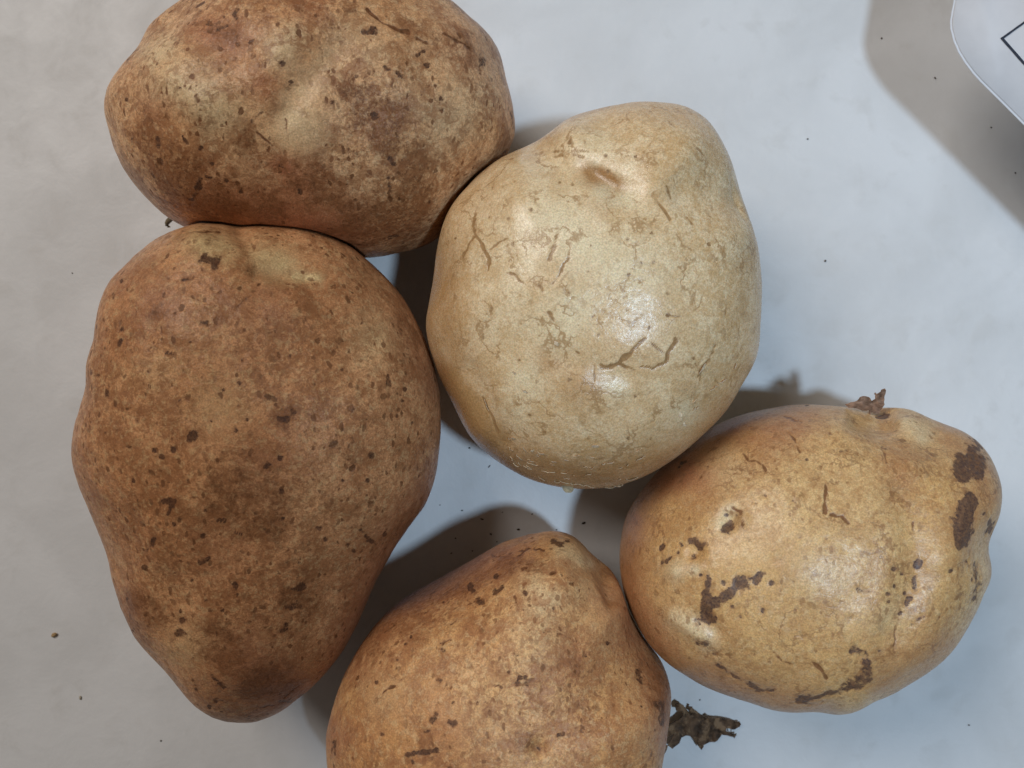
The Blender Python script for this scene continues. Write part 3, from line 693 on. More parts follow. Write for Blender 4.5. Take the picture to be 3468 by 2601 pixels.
SPECS['D'] = dict(
    outline=[(2473, 1418), (2544, 1396), (2614, 1382), (2699, 1371), (2769, 1372), (2868, 1380), (2930, 1383), (2995, 1375), (3052, 1380),
             (3108, 1400), (3178, 1426), (3249, 1456), (3305, 1492), (3348, 1541), (3376, 1597), (3389, 1654), (3387, 1717), (3370, 1788),
             (3353, 1844), (3350, 1901), (3341, 1985), (3320, 2042), (3277, 2119), (3221, 2204), (3150, 2267), (3073, 2317), (2995, 2364),
             (2910, 2399), (2812, 2416), (2727, 2412), (2635, 2401), (2544, 2380), (2445, 2349), (2360, 2310), (2290, 2267), (2226, 2216),
             (2177, 2148), (2135, 2070), (2110, 1992), (2098, 1915), (2099, 1844), (2113, 1767), (2142, 1703), (2177, 1654), (2226, 1597),
             (2283, 1541), (2346, 1492), (2410, 1447)],
    centre=(2730, 1890), H=.060, sil=.46, tilt=(-1.0, 0), seed=4,
    macro=[(6, 52, -1.7, [(1220, 190), (1330, 190)]), (6, 90, -1.6, [(1330, 200), (1540, 300)]), (6, 90, -1.3, [(1430, 560), (1500, 800), (1480, 1000), (1400, 1220)]), (6, 110, .9, [(1640, 900)]),
           (6, 42, -1.3, [(430, 830)]), (6, 45, .8, [(340, 930)]), (6, 40, -.9, [(470, 1150), (520, 1220)]), (6, 46, .8, [(330, 1140), (420, 1200), (480, 1245)]),
           (6, 38, -1.2, [(600, 680)]), (6, 30, .6, [(655, 680)]), (6, 120, -.8, [(1840, 800)]), (6, 200, .7, [(1000, 900)])],
    marks=[('dirt', 6, 70, .55, [(1230, 1400), (1380, 1330)]), ('dirt', 6, 60, .45, [(850, 230)]), ('dirt', 6, 60, .45, [(1420, 980)]), ('dirt', 6, 60, .4, [(450, 470)]), ('dirt', 6, 60, .4, [(560, 1420), (720, 1500)]), ('dirt', 6, 80, .4, [(1700, 560)]),
           ('pale', 6, 58, .7, [(330, 920)]), ('pale', 6, 50, .8, [(330, 1140), (420, 1200), (490, 1250)]), ('pale', 6, 40, .9, [(560, 700), (600, 640)]), ('pale', 6, 55, .8, [(1440, 200), (1520, 270)]),
           ('pale', 6, 30, 1, [(430, 920)]), ('pale', 6, 90, .4, [(590, 430)]), ('pale', 6, 130, .3, [(1000, 950)]), ('pale', 6, 80, .3, [(1380, 1150)]),  # broad patch in the middle is a soft highlight painted pale
           ('red', 6, 130, .65, [(760, 290), (900, 220)]), ('red', 6, 110, .65, [(330, 440), (470, 490)]), ('red', 6, 100, .7, [(130, 700), (110, 900), (150, 1100), (260, 1280)]), ('red', 6, 90, .6, [(250, 520), (420, 350), (600, 240)]), ('red', 6, 90, .45, [(1650, 260), (1800, 400), (1840, 560)]), ('red', 6, 130, .4, [(1750, 700)]), ('red', 6, 110, .5, [(1400, 420)]),
           ('red', 6, 110, .55, [(450, 1420), (700, 1520), (1000, 1580)]), ('red', 6, 120, .45, [(1350, 1450), (1600, 1280)]),
           ('dens', 6, 260, -.4, [(800, 900)]), ('dens', 6, 160, .35, [(1400, 1000)]), ('dens', 6, 200, .35, [(800, 300)]), ('dens', 6, 200, .3, [(1550, 1200)])]
    + [('stain', 6, r, s, p) for r, s, p in [
        (46, 1, [(1700, 375), (1700, 420), (1722, 462)]), (58, 1, [(1760, 345), (1785, 395), (1785, 440)]), (30, 1, [(1700, 405), (1770, 400)]), (62, 1, [(1740, 600), (1718, 650), (1715, 720)]), (40, 1, [(1715, 720), (1705, 790)]),
        (26, .9, [(1820, 650)]), (22, .9, [(1852, 690), (1845, 740)]), (14, .8, [(1755, 575)]), (24, .75, [(1770, 900), (1782, 990), (1765, 1060)]), (14, .8, [(1655, 925)]), (16, .8, [(1735, 880)]),
        (44, .95, [(490, 975), (488, 1050), (500, 1145)]), (42, .9, [(510, 1090), (570, 1050), (600, 1030)]), (34, .9, [(640, 990), (660, 985)]), (24, .8, [(740, 945), (730, 970)]), (18, .8, [(570, 985)]), (18, .8, [(605, 1098)]),
        (18, .8, [(800, 985)]), (40, 1, [(420, 780), (450, 800)]), (26, .95, [(425, 860)]), (26, .9, [(290, 880), (310, 860)]), (18, 1, [(268, 810)]), (16, 1, [(320, 805)]), (16, .9, [(362, 805)]), (16, .8, [(480, 895)]), (16, .9, [(350, 840)]),
        (18, .9, [(455, 950)]), (30, 1, [(580, 735), (600, 705)]), (18, 1, [(628, 655)]), (13, .9, [(585, 660)]), (20, .9, [(1502, 880), (1492, 905)]), (18, .95, [(1480, 960), (1485, 1005)]), (13, .9, [(1385, 915)]), (13, .9, [(1425, 940)]),
        (13, 1, [(1355, 1040)]), (15, 1, [(1400, 1010)]), (14, 1, [(1440, 1030)]), (13, 1, [(1355, 1070)]), (15, .9, [(1445, 1080)]), (12, .9, [(1415, 1130)]), (13, .9, [(1390, 1000)]), (12, .9, [(1460, 1060)]), (20, .6, [(1220, 1020), (1265, 1020)]),
        (16, .9, [(440, 1272), (480, 1278)]), (16, .8, [(445, 1165)]), (14, .6, [(380, 1260)]), (50, .72, [(1250, 1370), (1260, 1420), (1200, 1470)]), (34, .7, [(1200, 1470), (1100, 1510), (1000, 1540), (920, 1558)]), (30, .6, [(1190, 1310), (1260, 1335)]), (20, .6, [(1310, 1310)]),
        (20, .8, [(690, 1465), (730, 1500), (810, 1500)]), (12, .55, [(540, 1380), (600, 1420), (650, 1450)]), (26, .4, [(1340, 340)]), (15, .7, [(1358, 390)]), (14, .7, [(1130, 350), (1155, 352)]), (14, .9, [(935, 765)]), (18, .5, [(1170, 1150)]), (12, .7, [(1030, 1025)]),
        (18, .4, [(940, 1240)]), (14, .5, [(670, 1310), (690, 1305)]), (12, .7, [(720, 1325)]), (12, .7, [(520, 1325)]), (12, .7, [(650, 1150)]), (13, .7, [(755, 1115)]), (14, .5, [(875, 800)]), (14, .6, [(875, 960)]), (20, .5, [(800, 880), (840, 870)]), (12, .6, [(1060, 770)]),
        (12, .6, [(765, 565)]), (12, .6, [(965, 390)]), (12, .6, [(1580, 560)]), (16, .6, [(1580, 480)]), (12, .6, [(1535, 670)]), (10, .9, [(385, 400)]), (8, .9, [(350, 425)]), (8, .9, [(365, 408)]), (14, .9, [(968, 128)]), (12, .6, [(1430, 580)]),
        (15, .5, [(1280, 790)]), (12, .6, [(1145, 825)]), (14, .5, [(900, 590)]), (14, .6, [(1500, 1160), (1520, 1145)]), (14, .5, [(1475, 1180)]), (12, .6, [(1290, 1235)]), (14, .8, [(1345, 175), (1310, 185)])]]
    + [('crack', 6, w, s, p) for w, s, p in [
        (15, .75, [(1060, 420), (1050, 480), (1050, 560), (1055, 640)]), (14, .95, [(1090, 648), (1130, 665), (1165, 700)]), (9, .8, [(672, 360), (682, 400), (740, 410), (768, 440)]), (8, .7, [(860, 260), (910, 300), (930, 350)]),
        (12, .7, [(850, 180), (960, 230), (1080, 260)]), (11, .6, [(920, 200), (840, 250)]), (16, .8, [(850, 590), (910, 575)]), (10, .7, [(1470, 700), (1490, 760), (1500, 860)]), (11, .8, [(810, 1310), (850, 1360), (920, 1380), (950, 1400)]),
        (14, .8, [(970, 1360), (1020, 1390), (1060, 1440)]), (9, .7, [(1420, 1100), (1390, 1200), (1380, 1300)]), (7, .5, [(1630, 1080), (1590, 1180)]), (12, .8, [(610, 622), (652, 645), (662, 720)]), (10, .6, [(500, 430), (430, 500)]), (9, .5, [(380, 450), (330, 540)]),
        (9, .6, [(1410, 550), (1450, 590)]), (10, .5, [(780, 460), (810, 470)]), (10, .6, [(1330, 330), (1350, 400)])]])

SPECS['E'] = dict(
    outline=[(1110, 2601), (1107, 2499), (1117, 2432), (1137, 2366), (1160, 2299), (1194, 2232), (1234, 2165), (1281, 2105), (1341, 2046),
             (1415, 1998), (1495, 1954), (1562, 1915), (1635, 1872), (1696, 1839), (1762, 1815), (1836, 1801), (1896, 1799), (1943, 1813),
             (1977, 1842), (2010, 1884), (2048, 1908), (2080, 1934), (2104, 1985), (2122, 2050), (2150, 2110), (2186, 2165), (2226, 2218), (2256, 2268),
             (2268, 2325), (2270, 2379), (2263, 2453), (2254, 2520), (2240, 2601), (2208, 2720), (2150, 2830), (2050, 2930), (1900, 3000), (1700, 3020), (1500, 2985),
             (1320, 2900), (1200, 2790), (1135, 2690)],
    centre=(1690, 2390), H=.060, sil=.46, tilt=(0, -2.0), seed=5,
    macro=[(7, 50, -1.8, [(1440, 250), (1500, 400)]), (7, 110, 1.6, [(1180, 200), (1200, 330)]), (7, 160, 1.0, [(1080, 420), (1000, 700)]), (7, 160, -.7, [(560, 500), (700, 420)]), (7, 130, -.6, [(1500, 650), (1600, 800)]), (7, 40, -.9, [(1112, 1172)])],
    marks=[('dirt', 7, 120, .9, [(250, 640), (480, 430), (760, 260)]), ('dirt', 7, 90, .6, [(1700, 700), (1740, 1000)]), ('dirt', 7, 110, .55, [(1280, 760)]), ('dirt', 7, 80, .6, [(980, 230), (1100, 260)]), ('dirt', 7, 110, .55, [(540, 1160)]), ('dirt', 7, 110, .5, [(1100, 1150), (900, 1000)]),
           ('pale', 7, 55, .8, [(1230, 160), (1290, 180)]), ('pale', 7, 28, .95, [(1340, 215), (1365, 235)]), ('pale', 7, 90, .6, [(1090, 330), (1140, 400)]), ('pale', 7, 130, .35, [(1080, 600)]), ('pale', 7, 130, .25, [(330, 900)]), ('pale', 7, 130, .25, [(1350, 350)]),
           ('red', 7, 100, .55, [(1020, 220)]), ('red', 7, 150, .45, [(1290, 740)]), ('red', 7, 110, .5, [(1480, 420), (1600, 600)]), ('red', 7, 130, .6, [(1720, 800), (1740, 1100)]), ('red', 7, 150, .6, [(180, 680), (480, 420), (800, 230)]), ('red', 7, 120, .4, [(640, 1120)]), ('red', 7, 120, .4, [(80, 1100)]),
           ('dens', 7, 220, .4, [(1150, 450), (1250, 700)]), ('dens', 7, 200, .4, [(600, 450)]), ('dens', 7, 200, .3, [(1300, 1000)]), ('dens', 7, 150, -.3, [(350, 950)]), ('dens', 7, 150, -.3, [(1450, 500)])]
    + [('stain', 7, r * .95, s, p) for r, s, p in [
        (28, .95, [(890, 380), (925, 360)]), (24, .9, [(765, 350), (785, 370)]), (26, .9, [(805, 430), (825, 435)]), (16, .8, [(670, 545), (695, 530)]), (12, 1, [(498, 590)]), (18, .95, [(600, 820), (622, 830)]), (22, .95, [(590, 1000), (565, 1040)]), (24, .95, [(665, 1040), (685, 1045)]),
        (24, .95, [(530, 1090), (555, 1085)]), (22, .95, [(440, 1205), (510, 1190), (585, 1182)]), (20, .9, [(475, 1240)]), (26, .95, [(1105, 1165), (1120, 1185)]), (36, .6, [(1618, 790), (1625, 820)]), (34, .6, [(1718, 940), (1730, 1040)]), (26, .8, [(80, 1140), (78, 1180)]), (22, .5, [(1000, 690), (1030, 695)]),
        (18, .6, [(1000, 840), (1055, 850)]), (18, .5, [(925, 515)]), (12, .9, [(1190, 465)]), (18, .7, [(1050, 1000)]), (14, .7, [(1205, 1105), (1235, 1098)]), (17, .8, [(800, 945)]), (16, .8, [(1040, 1245), (1060, 1235)]), (12, .9, [(320, 1100)]), (12, .9, [(295, 838)]), (15, .6, [(412, 830)]),
        (20, .85, [(1185, 118), (1225, 135), (1262, 118)]), (14, .9, [(1045, 385)]), (15, .6, [(1095, 368)]), (13, .8, [(630, 430)]), (14, .9, [(895, 300)]), (14, .6, [(610, 855), (580, 868)]), (12, .8, [(630, 675)]), (12, .8, [(468, 605)]), (14, .6, [(400, 725)]), (18, .5, [(1290, 750)]),
        (16, .5, [(1330, 810)]), (16, .5, [(1230, 740)]), (20, .5, [(1140, 580), (1170, 575)]), (12, .8, [(1460, 640)]), (14, .5, [(1410, 490)]), (12, .7, [(1630, 955)]), (12, .7, [(1700, 1080)]), (14, .6, [(1640, 1190)]), (12, .8, [(1040, 810), (1015, 812)]), (12, .7, [(960, 785)]), (14, .7, [(1560, 1250)]),
        (12, .7, [(1130, 1105)]), (14, .6, [(940, 270)]), (14, .6, [(1180, 215)]), (11, .8, [(440, 645)]), (14, .5, [(780, 660), (800, 670)]), (26, .5, [(1340, 222)]), (12, .6, [(140, 1220)]), (12, .7, [(680, 940)]), (12, .7, [(1345, 700)])]]
    + [('crack', 7, w, s, p) for w, s, p in [
        (11, .8, [(285, 920), (330, 885), (385, 860)]), (18, .8, [(1030, 265), (1110, 270), (1200, 275)]), (9, .6, [(880, 190), (980, 212), (1050, 160), (1140, 160)]), (10, .6, [(600, 650), (665, 620)]), (9, .7, [(320, 585), (385, 550)]), (10, .6, [(880, 850), (930, 855)]),
        (9, .5, [(900, 895), (960, 880)]), (9, .6, [(1220, 320), (1290, 330)]), (9, .5, [(840, 930), (900, 960)]), (9, .6, [(990, 395), (1000, 440)]), (10, .5, [(560, 500), (640, 470)]), (9, .5, [(740, 560), (820, 545)])]])

MATS = {
    'A': skin('speckled tan skin', (.66, .350, .160), (.78, .475, .245), (.31, .130, .052), (.42, .15, .072), (.82, .62, .36), (.105, .040, .014),
              (.20, .078, .032), (.056, .025, .016), .68, .92, .5, .33, .36, .26, .13, .42),
    'B': skin('dusty brown skin', (.54, .250, .108), (.63, .325, .150), (.28, .115, .045), (.28, .112, .058), (.70, .53, .27), (.088, .034, .013),
              (.17, .066, .027), (.062, .026, .015), .58, .85, .70, .35, .32, .24, .37, .28),
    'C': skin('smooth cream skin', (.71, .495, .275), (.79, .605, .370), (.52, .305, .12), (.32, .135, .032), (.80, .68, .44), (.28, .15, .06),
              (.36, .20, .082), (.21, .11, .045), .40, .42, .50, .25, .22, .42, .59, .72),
    'D': skin('golden skin', (.66, .395, .160), (.73, .475, .215), (.42, .205, .078), (.38, .15, .070), (.76, .60, .36), (.17, .072, .025),
              (.22, .095, .040), (.062, .031, .028), .38, .60, .55, .32, .22, .42, .83, .50),
    'E': skin('earthy ochre skin', (.60, .295, .112), (.69, .385, .160), (.35, .145, .058), (.35, .125, .062), (.76, .56, .30), (.105, .040, .014),
              (.18, .070, .029), (.060, .026, .016), .60, .82, .60, .38, .34, .22, 1.07, .32)}

LABELS = {
    'A': 'tan potato densely flecked with brown, a pale crease across it, cut by the top edge',
    'B': 'big pear-shaped brown potato at left with a greenish white eye near its broad end',
    'C': 'smooth cream potato in the middle with short cracks and peeling skin along its rim',
    'D': 'golden potato with dark purple scabs and a dry leafy scrap stuck in its rim',
    'E': 'ochre potato at the bottom edge with a ragged withered stem sticking out beside it'}

ROUGH = {'A': 1.2, 'B': 1.3, 'C': .45, 'D': .6, 'E': 1.1}
from mathutils.bvhtree import BVHTree
SURF = {}
ROOT = {}
BUILT = {}
for k in 'ABCDE':
    sp = SPECS[k]
    V = shape(sp['outline'], sp['centre'], sp['H'], sp['sil'], sp['tilt'], sp['macro'], sp['seed'])
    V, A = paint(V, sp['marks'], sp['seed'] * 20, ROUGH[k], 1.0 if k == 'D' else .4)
    V[:, 2] = np.maximum(V[:, 2], 0) + .0002
    BUILT[k] = (V, A)


def outward(V):
    Nn = normals(V, N)
    return -Nn if Nn[N * N // 2 + N // 2, 2] < 0 else Nn


def settle(a, b):
    '''where tuber a would reach into tuber b, its side is pressed back so that the two just touch'''
    Va, Vb = BUILT[a][0], BUILT[b][0]
    step = 2
    G = Vb.reshape(N, N, 3)[::step, ::step]
    n2 = G.shape[0]
    i2 = np.arange(n2 * n2).reshape(n2, n2)
    qd = np.stack([i2[:-1, :-1], i2[1:, :-1], i2[1:, 1:], i2[:-1, 1:]], -1).reshape(-1, 4)
    nb = outward(Vb)
    Gn = nb.reshape(N, N, 3)[::step, ::step].reshape(-1, 3)
    P3 = G.reshape(-1, 3)
    tree = BVHTree.FromPolygons(P3.tolist(), qd.tolist())
    lo, hi = Vb.min(0) - .001, Vb.max(0) + .001
    idx = np.where(((Va > lo) & (Va < hi)).all(1))[0]
    c = Vb.mean(0)
    for i in idx:
        h = tree.find_nearest(Va[i], .012)
        if h[0] is None:
            continue
        p = np.array(h[0])
        nn = Gn[qd[h[2]][0]]
        d = float((Va[i] - p) @ nn)
        if d < .0006:
            Va[i] = p + nn * (.0006 if d < .0003 else d + (.0006 - d) * .5)


settle('A', 'B')
settle('A', 'C')
for k in 'ABCDE':
    V, A = BUILT[k]
    root = bpy.data.objects.new('potato', None)
    root.empty_display_size = .01
    root.location = (float(V[:, 0].mean()), float(V[:, 1].mean()), 0)
    C.objects.link(root)
    tag(root, LABELS[k], 'potato', 'potatoes on the white table')
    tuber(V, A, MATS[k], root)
    SURF[k] = (V, outward(V), project(V))
    ROOT[k] = root


def surf_at(k, px, py):
    V, Nn, uv = SURF[k]
    view = np.array([0, 0, D]) - V
    d = np.hypot(uv[:, 0] - px, uv[:, 1] - py) + np.where((Nn * view).sum(1) > 0, 0, 1e6)
    i = int(np.argmin(d))
    return V[i], Nn[i]


# ------------------------------------------------------------------ dry scraps, stubs and peeling skin
M_DRY = plain('dry brown leaf', (.25, .155, .105), .75, .35, 600, .6)
M_DRY2 = plain('withered stem', (.10, .056, .03), .75, .45, 450, .6)
_t = NT(M_DRY2)
_o = _t.node('ShaderNodeTexCoord').outputs['Object']
_old = _t.b.inputs['Base Color'].links[0].from_socket
_t.put(_t.b.inputs['Base Color'], _t.mix(_t.ramp(_t.noise(_o, 330, 5, .65), .50, .60), _old, (.23, .14, .075)))
M_ROOT = plain('root stub', (.16, .12, .07), .7, .3)
M_FLAKE = plain('peeled skin', (.72, .58, .40), .75, .12, 1500, .2, .2)
M_SOIL = plain('soil', (.035, .026, .018), .9, .4, 2500, .6)
M_CRUMB = plain('tan crumb', (.42, .28, .14), .8, .3, 2500, .6)


def scrap(name, pieces, mat, root, zf, thick, crumple, seed, maxlen=.0009):
    """crumpled leafy sheets: outlines given in the photograph, heights by zf(x, y), real thickness"""
    bm = bmesh.new()
    base = np.array(root.location)
    for crop, pts in pieces:
        q = cp(crop, pts)
        vs = [bm.verts.new(Vector(P(x, y, zf(x, y)) - base)) for x, y in q]
        es = [bm.edges.new((vs[i], vs[(i + 1) % len(vs)])) for i in range(len(vs))]
        bmesh.ops.triangle_fill(bm, edges=es, use_beauty=True)
    for _ in range(3):
        long = [e for e in bm.edges if e.calc_length() > maxlen]
        if not long:
            break
        bmesh.ops.subdivide_edges(bm, edges=long, cuts=1)
        bmesh.ops.triangulate(bm, faces=[f for f in bm.faces if len(f.verts) > 3])
    bmesh.ops.recalc_face_normals(bm, faces=bm.faces)
    X = np.array([v.co[:] for v in bm.verts])
    dz = vnoise(X, 420, seed, 3) * crumple
    dx = vnoise(X, 900, seed + 4, 2) * crumple * .12
    for v, a, b in zip(bm.verts, dz, dx):
        v.co.z += a
        v.co.x += b
        v.co.y -= b
    r = bmesh.ops.solidify(bm, geom=list(bm.faces), thickness=thick)
    for v in bm.verts:
        v.co.z = max(v.co.z, .0003)
    me = bpy.data.meshes.new(name)
    bm.to_mesh(me)
    bm.free()
    return link(name, me, mat, root)


# leafy scrap in the eye on the rim of the golden potato
sD, nD = surf_at('D', 2945, 1398)
zb = float(sD[2])
stem_root = bpy.data.objects.new('dried_stem', None)
stem_root.location = (0, 0, 0)


def zfD(x, y):
    return zb + .0012 + max(0, (1402 - y)) * 4.5e-5


scrap('dried_stem', [
    (10, [(490, 535), (600, 490), (690, 468), (750, 445), (830, 360), (900, 338), (960, 330), (1050, 350), (1090, 395), (1110, 430), (1130, 470), (1165, 520),
          (1150, 620), (1095, 660), (900, 670), (830, 648), (750, 620), (650, 612), (560, 600)]),
    (10, [(1130, 470), (1210, 400), (1195, 340), (1240, 280), (1290, 250), (1350, 220), (1370, 180), (1400, 160), (1450, 125), (1475, 150), (1492, 190), (1490, 250),
          (1455, 300), (1430, 350), (1445, 400), (1430, 460), (1440, 520), (1400, 560), (1370, 620), (1330, 680), (1310, 755), (1250, 730), (1200, 745), (1130, 710),
          (1120, 810), (1075, 800), (1090, 660), (1130, 610)]),
    (10, [(1180, 268), (1195, 245), (1220, 250), (1235, 285), (1215, 300), (1190, 290)])],
    M_DRY, ROOT['D'], zfD, .00035, .0014, 31)


def zfE(x, y):
    t = min(1, max(0, (x - 2250) / 220))
    return .0034 - .0018 * t


scrap('dried_stem', [
    (11, [(180, 735), (270, 700), (350, 700), (450, 650), (530, 590), (590, 500), (600, 470), (560, 440), (455, 440), (435, 360), (450, 310), (505, 262), (600, 310), (650, 370),
          (700, 440), (735, 470), (735, 520), (765, 545), (795, 510), (780, 480), (740, 455), (745, 400), (760, 340), (800, 352), (800, 390), (870, 430), (960, 500), (1040, 560), (1090, 580), (1160, 530), (1210, 580), (1300, 590),
          (1450, 595), (1600, 615), (1740, 670), (1810, 665), (1840, 710), (1800, 770), (1700, 815), (1640, 812), (1560, 790), (1520, 800), (1520, 860), (1600, 920), (1750, 925), (1740, 970),
          (1700, 1040), (1670, 990), (1540, 960), (1440, 960), (1370, 1040), (1290, 1110), (1240, 1118), (1180, 1120), (1110, 1150), (1040, 1165), (1030, 1200), (975, 1250), (930, 1200), (850, 1080),
          (760, 985), (650, 975), (560, 1010), (540, 1060), (510, 1120), (440, 1190), (370, 1255), (280, 1190), (270, 1130), (340, 1010), (410, 910), (320, 950), (180, 1030)]),
    (11, [(130, 1170), (275, 1180), (215, 1310), (170, 1405), (120, 1390)]),
    (11, [(1598, 815), (1615, 812), (1625, 880), (1640, 910), (1600, 908), (1608, 870)])],
    M_DRY2, ROOT['E'], zfE, .00022, .0015, 57)


def tube(name, pts, radii, mat, root, seg=10):
    bm = bmesh.new()
    base = np.array(root.location)
    rings = []
    pts = [np.array(p) - base for p in pts]
    for i, (p, r) in enumerate(zip(pts, radii)):
        t = pts[min(i + 1, len(pts) - 1)] - pts[max(i - 1, 0)]
        t = Vector(t).normalized()
        a = t.orthogonal().normalized()
        b = t.cross(a)
        rings.append([bm.verts.new(Vector(p) + (a * math.cos(2 * math.pi * j / seg) + b * math.sin(2 * math.pi * j / seg)) * r * random.uniform(.85, 1.15)) for j in range(seg)])
    for r0, r1 in zip(rings[:-1], rings[1:]):
        for j in range(seg):
            f = bm.faces.new((r0[j], r0[(j + 1) % seg], r1[(j + 1) % seg], r1[j]))
            f.smooth = True
    bm.faces.new(rings[0][::-1])
    bm.faces.new(rings[-1])
    me = bpy.data.meshes.new(name)
    bm.to_mesh(me)
    bm.free()
    return link(name, me, mat, root)


q = cp(12, [(1250, 720), (1080, 830), (960, 960), (900, 1060), (900, 1150), (960, 1205), (1060, 1230)])
zs = [.012, .0105, .0095, .0088, .0084, .0086, .0088]
tube('root_stub', [P(x, y, z) for (x, y), z in zip(q, zs)], [.0006, .0006, .00055, .0005, .00045, .0003, .0001], M_ROOT, ROOT['A'])

# peeling skin along the rim of the cream potato
FLK = [(9, a) for a in [
    (80, 360, 135, 390), (130, 350, 200, 380), (110, 500, 170, 560), (310, 500, 360, 570), (420, 570, 480, 545), (530, 570, 650, 625), (510, 610, 570, 630), (120, 630, 170, 710), (210, 610, 310, 700),
    (390, 670, 480, 725), (370, 730, 540, 775), (240, 730, 300, 790), (160, 740, 260, 800), (320, 780, 440, 840), (360, 760, 460, 830), (735, 710, 830, 735), (720, 750, 780, 765), (930, 690, 1000, 695),
    (1070, 630, 1170, 630), (1310, 650, 1390, 670), (1330, 480, 1460, 490), (1490, 765, 1560, 745), (1560, 745, 1690, 725), (1220, 795, 1280, 805), (1300, 815, 1390, 805), (600, 850, 800, 880),
    (860, 885, 980, 880), (1060, 915, 1095, 920), (920, 960, 1020, 970), (870, 1005, 1000, 1040), (1000, 1040, 1130, 1050), (1140, 1050, 1290, 1080), (1290, 1080, 1385, 1105), (780, 1010, 860, 1030),
    (550, 940, 640, 1000), (1740, 985, 1790, 970), (1860, 990, 2040, 955), (1540, 1105, 1700, 1095), (1700, 1095, 1820, 1065), (2010, 560, 2095, 515), (2000, 710, 2145, 635), (1860, 775, 1890, 765),
    (1240, 920, 1350, 900), (1750, 815, 1810, 800)]]
FLK += [(5, a) for a in [(1790, 400, 1840, 360), (1840, 355, 1890, 325), (1935, 270, 1950, 230), (1610, 520, 1612, 560), (1632, 590, 1634, 612), (1680, 465, 1710, 455), (1690, 520, 1725, 490), (1720, 300, 1770, 230),
                         (850, 95, 870, 130), (665, 395, 690, 410), (430, 450, 460, 520), (600, 285, 620, 292)]]
for crop, (x0, y0, x1, y1) in FLK:
    (u0, v0), (u1, v1) = cp(crop, [(x0, y0), (x1, y1)])
    n = 6
    bm = bmesh.new()
    top, bot = [], []
    base = np.array(ROOT['C'].location)
    wd = random.uniform(.00022, .00042)
    for i in range(n):
        t = i / (n - 1)
        s, nn = surf_at('C', u0 + (u1 - u0) * t + random.uniform(-1.5, 1.5), v0 + (v1 - v0) * t + random.uniform(-1.5, 1.5))
        out = np.array([s[0] - .012, s[1] + .0, 0])
        dirn = np.array([u1 - u0, -(v1 - v0), 0.0])
        dirn /= np.linalg.norm(dirn)
        side = np.cross(nn, dirn)
        side /= np.linalg.norm(side)
        prof = math.sin(math.pi * (t * .86 + .07))
        c0 = s + nn * .00002 - base
        w_ = wd * prof
        row = [c0 - side * w_, c0 + side * w_ * .4 + nn * .00016 * prof, c0 + side * w_ * 1.3 + nn * (.00030 * prof + random.uniform(0, .00006))]
        top.append([bm.verts.new(Vector(p + nn * .00006)) for p in row])
        bot.append([bm.verts.new(Vector(p)) for p in row])
    for i in range(n - 1):
        for j in range(2):
            bm.faces.new((top[i][j], top[i + 1][j], top[i + 1][j + 1], top[i][j + 1]))
            bm.faces.new((bot[i][j + 1], bot[i + 1][j + 1], bot[i + 1][j], bot[i][j]))
        bm.faces.new((top[i][2], top[i + 1][2], bot[i + 1][2], bot[i][2]))
        bm.faces.new((bot[i][0], bot[i + 1][0], top[i + 1][0], top[i][0]))
    bmesh.ops.recalc_face_normals(bm, faces=bm.faces)
    me = bpy.data.meshes.new('skin_flake')
    bm.to_mesh(me)
    bm.free()
    link('skin_flake', me, M_FLAKE, ROOT['C'])
sC, _n = surf_at('C', 1920, 1645)
scrap('skin_flake', [(9, [(890, 1080), (905, 1120), (925, 1160), (960, 1190), (1040, 1190), (1062, 1165), (1075, 1145), (1070, 1100)])],
      plain('hanging flake', (.34, .27, .16), .6, .3), ROOT['C'], lambda x, y: float(sC[2]) - .0005, .0002, .0003, 71)


# ------------------------------------------------------------------ crumbs on the table
def crumb(px, py, rx, ry, rot, mat, name, label, cat, group=None):
    bm = bmesh.new()
    bmesh.ops.create_icosphere(bm, subdivisions=2, radius=1.0)
    s = W / PXW
    X = np.array([v.co[:] for v in bm.verts])
    nz = 1 + .35 * vnoise(X, 1.3, int(px + py), 2)
    for v, k in zip(bm.verts, nz):
        v.co = v.co * k
        v.co.x *= rx * s
        v.co.y *= ry * s
        v.co.z *= min(rx, ry) * s * .75
    zmin = min(v.co.z for v in bm.verts)
    bmesh.ops.translate(bm, vec=(0, 0, -zmin), verts=bm.verts)
    me = bpy.data.meshes.new(name)
    bm.to_mesh(me)
    bm.free()
    for p in me.polygons:
        p.use_smooth = True
    o = link(name, me, mat, None, P(px, py, 0))
    o.rotation_euler.z = rot
    tag(o, label, cat, group)


